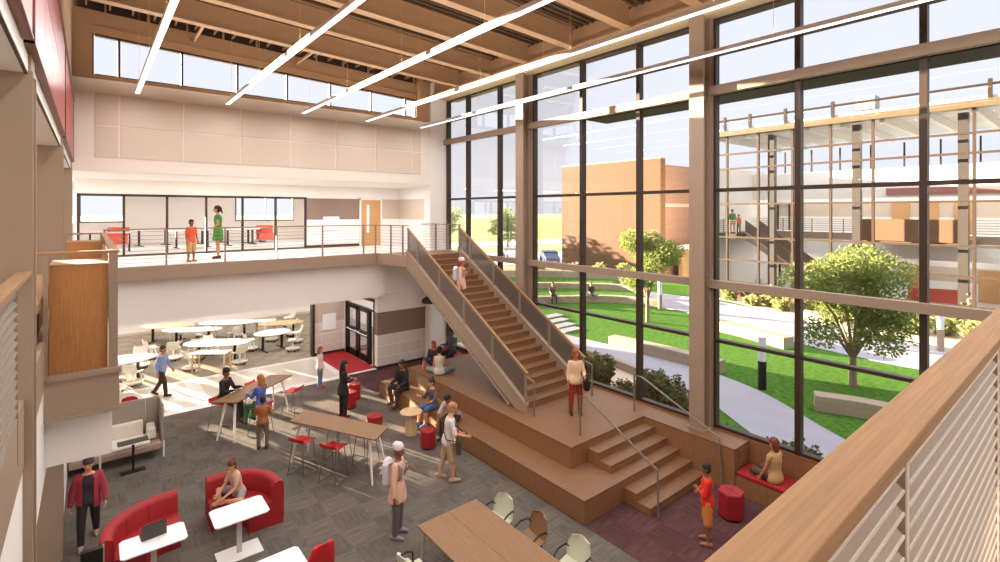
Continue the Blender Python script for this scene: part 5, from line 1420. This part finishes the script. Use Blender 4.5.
for y in (17.2, 18.3, 19.4): dd_.box(43.0, 43.1, y-2.6, y-2.45, 0, 2.5)
dd_.box(43.0, 43.1, 14.6, 17.0, 2.35, 2.5).box(43.0, 43.1, 14.6, 17.0, .9, 1.0)
build('entry_doors', dd_, BLACK, op)
dd_ = M()
for y in (17.9, 17.0, 16.1): dd_.box(45.2, 45.3, y-.06, y+.06, 4.45, 6.7)
dd_.box(45.2, 45.3, 16.0, 18.0, 6.6, 6.7)
build('upper_dark_doors', dd_, BLACK, op)
build('wood_gallery_front', M().box(36.0, 36.1, 5.0, 9.7, 4.3, 5.55).box(36.1, 41.5, 5.0, 9.7, 4.1, 4.4), mat('gallery_wood', '7B5C43', .6), op)
for k in range(6): build('gallery_rail', M().tube([(41.4, OY0, 4.65+k*.16), (41.4, OY1, 4.65+k*.16)], .02, 5), RAILM, op)
for y in (12, 14, 16, 10, 3, 1): build('gallery_post', bx(41.37, 41.43, y-.03, y+.03, 4.45, 5.5), RAILM, op)
def sl4(x0, x1, pts): return M().add([(x, y, z) for x in (x0, x1) for y, z in pts], [(0,1,2,3),(7,6,5,4),(0,4,5,1),(1,5,6,2),(2,6,7,3),(3,7,4,0)])
build('inner_stair', sl4(36.0, 38.0, ((16.4, 4.45), (10.4, 0.2), (10.4, 0), (16.4, 4.0))), TAUPE, op)
build('stair_rail_panel', sl4(35.95, 36.0, ((16.4, 5.4), (10.4, 1.1), (10.4, .3), (16.4, 4.6))), mat('mesh_brown', '7A6656', .6), op)
build('stair_rail_panel', sl4(38.0, 38.05, ((16.4, 5.4), (10.4, 1.1), (10.4, .3), (16.4, 4.6))), MATS['mesh_brown'], op)
lr_ = M()
for k in range(7): lr_.tube([(34.7, 16.4, 4.6+k*.13), (34.7, OY1-.1, 4.6+k*.13)], .018, 5)
for k in range(5): lr_.box(34.68, 34.72, 16.42+k*.45, 16.46+k*.45, 4.45, 5.48)
build('landing_rail', lr_, MATS['mesh_brown'], op)
build('inner_bench', M().box(OX+.3, OX+1.2, OY0, 9.5, 0, 1.05), WOODP, op)
for x, y in ((37, 2), (37, 8), (40, 2), (40, 8), (39, -4), (39, 14)): fill_lamp(x, y, 10.9, 150, 3, 3)  # added fills brightening the opposite hall, no fixtures there
for y in (-4, 1, 6, 11, 16): fill_lamp(43.5, y, 4.0, 70); fill_lamp(43.5, y, 8.8, 60)
# red sofa and people inside the opposite wing
so = empty('red_sofa', (40.2, 6.9, 0), R(110), 'coral red sofa inside the opposite wing', 'sofa')
build('seat', bx(-1.3, 1.3, -.4, .45, .1, .55), mat('coral', 'CC5A48', .7), so, bevel=.08)
build('backrest', bx(-1.3, 1.3, .3, .6, .3, 1.3), MATS['coral'], so, bevel=.1)
person((39.6, 7.3, 0), 180, 1.7, 'person in pink sitting on the coral sofa inside the opposite wing', 'stand', top='C98074', bottom='7A5048', skin='light', hair='8A4A30', hipz=.7, legs=SEAT(), arms=LAP, voxel=.03)
person((35.3, 17.0, 4.45), 190, 1.7, 'person in green top on the landing of the opposite wing', 'stand', top='5E8A4A', bottom='6E6258', skin='tan', voxel=.03)
person((35.4, 16.6, 4.45), 170, 1.35, 'child in coral top on the landing of the opposite wing', 'stand', top='D0705A', bottom='8A7A6A', skin='tan', voxel=.03)
person((34.8, 12.6, 0), 200, 1.75, 'person in dark top behind the opposite glass near the big tree', 'stand', top='4E3A34', bottom='3A3030', skin='brown', hipz=1.1, legs=SEAT(), arms=LAP, voxel=.03)
person((36.0, 15.5, 0), 180, 1.6, 'person in white top behind the opposite glass under the landing', 'stand', top='D9CEC8', bottom='8A5A54', skin='light', hair='A04E3A', voxel=.03)
person((34.9, 4.6, 0), 160, 1.6, 'person in beige top seated at the opposite bench beside the railing corner', 'stand', top='D9B48A', bottom='6A5648', skin='light', hair='8A5030', hipz=1.1, legs=SEAT(), arms=LAP, voxel=.03)
# people on the terrace wall
person((23.5, 23.2, 0), 235, 1.75, 'man in grey tee sitting on the front terrace wall with legs stretched', 'stand', top='55504E', bottom='2E2A2C', skin='tan', hipz=.55, sleeve=.5, legs=[((.1, 1, 0), (.02, .5, -1)), ((-.1, 1, 0), (-.02, .5, -1))], arms=LAP, voxel=.022)
person((25.6, 21.75, 0), 235, 1.7, 'person in dark top sitting cross-legged on the front terrace wall', 'stand', top='3C3436', bottom='9A8A90', skin='light', hair='5A3A2C', hipz=.56, legs=[((.9, .7, .05), (-1, .45, -.12)), ((-.9, .7, .05), (1, .45, -.12))], arms=LAP, voxel=.022)

# ================================================================== RED SOFA ROOM, upper
uf = [(.6, 24.6), (3.4, 25.0), (5.4, 25.6), (2.2, 27.6), (4.6, 27.8), (6.4, 27.3)]
for i, (x, y) in enumerate(uf):
    r_ = empty('classroom_table', (x, y, F2), R(10*i), f'white flip-top table in the upper glazed room, {sl_[i]} from the left' if i else 'white flip-top table in the upper glazed room at its left end', 'table', 'tables in the upper glazed room')
    build('tabletop', bx(-.8, .8, -.3, .3, .71, .74), WHT_L, r_, bevel=.004)
    for s in (-.6, .6): build('leg', M().box(s-.03, s+.03, -.04, .04, .04, .71), BLACK, r_); build('foot', M().box(s-.03, s+.03, -.3, .3, 0, .04), BLACK, r_)
for i, (x, y, c) in enumerate([(1.0, 27.9, 0), (7.0, 27.5, 0)]):
    r_ = empty('red_bench', (x, y, F2), 0, ['coral red bench seat behind the glass at the left of the upper room', 'coral red bench seat behind the glass at the right of the upper room'][i], 'bench')
    build('seat', bx(-.4, .4, -.3, .3, .1, .45), MATS['coral'], r_, bevel=.04)
    build('backrest', bx(-.4, .4, .22, .36, .4, .85), MATS['coral'], r_, bevel=.04)

# ================================================================== WORLD, SUN, CAMERA
w = bpy.data.worlds.new('sky'); sc.world = w; w.use_nodes = True
nt = w.node_tree; bg = nt.nodes['Background']
tc = nt.nodes.new('ShaderNodeTexCoord'); sx_ = nt.nodes.new('ShaderNodeSeparateXYZ'); rp_ = nt.nodes.new('ShaderNodeValToRGB')
nt.links.new(tc.outputs['Generated'], sx_.inputs[0]); nt.links.new(sx_.outputs[2], rp_.inputs[0])
e = rp_.color_ramp.elements
e[0].position = 0; e[0].color = (.86, .87, .94, 1)
e[1].position = 1; e[1].color = (2.6, 2.7, 3.0, 1)
k = rp_.color_ramp.elements.new(.4); k.color = (.76, .81, .97, 1)
k = rp_.color_ramp.elements.new(.6); k.color = (2.4, 2.4, 2.5, 1)
cn = nt.nodes.new('ShaderNodeTexNoise'); cn.inputs['Scale'].default_value = 3; cn.inputs['Detail'].default_value = 5
cm_ = nt.nodes.new('ShaderNodeMapping'); cm_.inputs['Scale'].default_value = (1, 1, 4)
nt.links.new(tc.outputs['Generated'], cm_.inputs[0]); nt.links.new(cm_.outputs[0], cn.inputs['Vector'])
mx = nt.nodes.new('ShaderNodeMix'); mx.data_type = 'RGBA'; mx.inputs[7].default_value = (.96, .96, .98, 1)
mm = nt.nodes.new('ShaderNodeMath'); mm.operation = 'MULTIPLY'; mm.inputs[1].default_value = .5
nt.links.new(cn.outputs['Fac'], mm.inputs[0]); nt.links.new(mm.outputs[0], mx.inputs[0]); nt.links.new(rp_.outputs[0], mx.inputs[6])
nt.links.new(mx.outputs[2], bg.inputs[0]); bg.inputs[1].default_value = 1.0
sd = bpy.data.lights.new('sun', 'SUN'); sd.energy = 47; sd.angle = R(.35); sd.color = (1, .82, .6)
so_ = bpy.data.objects.new('sun', sd); COL.objects.link(so_)
dirv = V((.34, -.94, -.127)).normalized()
so_.rotation_euler = dirv.to_track_quat('-Z', 'Y').to_euler()

cd = bpy.data.cameras.new('camera'); cam = bpy.data.objects.new('camera', cd); COL.objects.link(cam)
cd.sensor_width = 36; cd.lens = 18; cd.shift_y = -69.5/1000; cd.clip_start = .05; cd.clip_end = 2000
cam.location = (0, 0, 6)
cam.rotation_euler = (PI/2, 0, math.atan2(.7733, .6341) - PI/2)
sc.camera = cam
sc.view_settings.view_transform = 'Standard'; sc.view_settings.look = 'None'; sc.view_settings.gamma = 1
sc.view_settings.use_curve_mapping = False; sc.view_settings.exposure = .14
sc.cycles.use_denoising = True
sc.cycles.max_bounces = 8; sc.cycles.transparent_max_bounces = 16; sc.cycles.diffuse_bounces = 4; sc.cycles.glossy_bounces = 3
sc.cycles.sample_clamp_indirect = 6
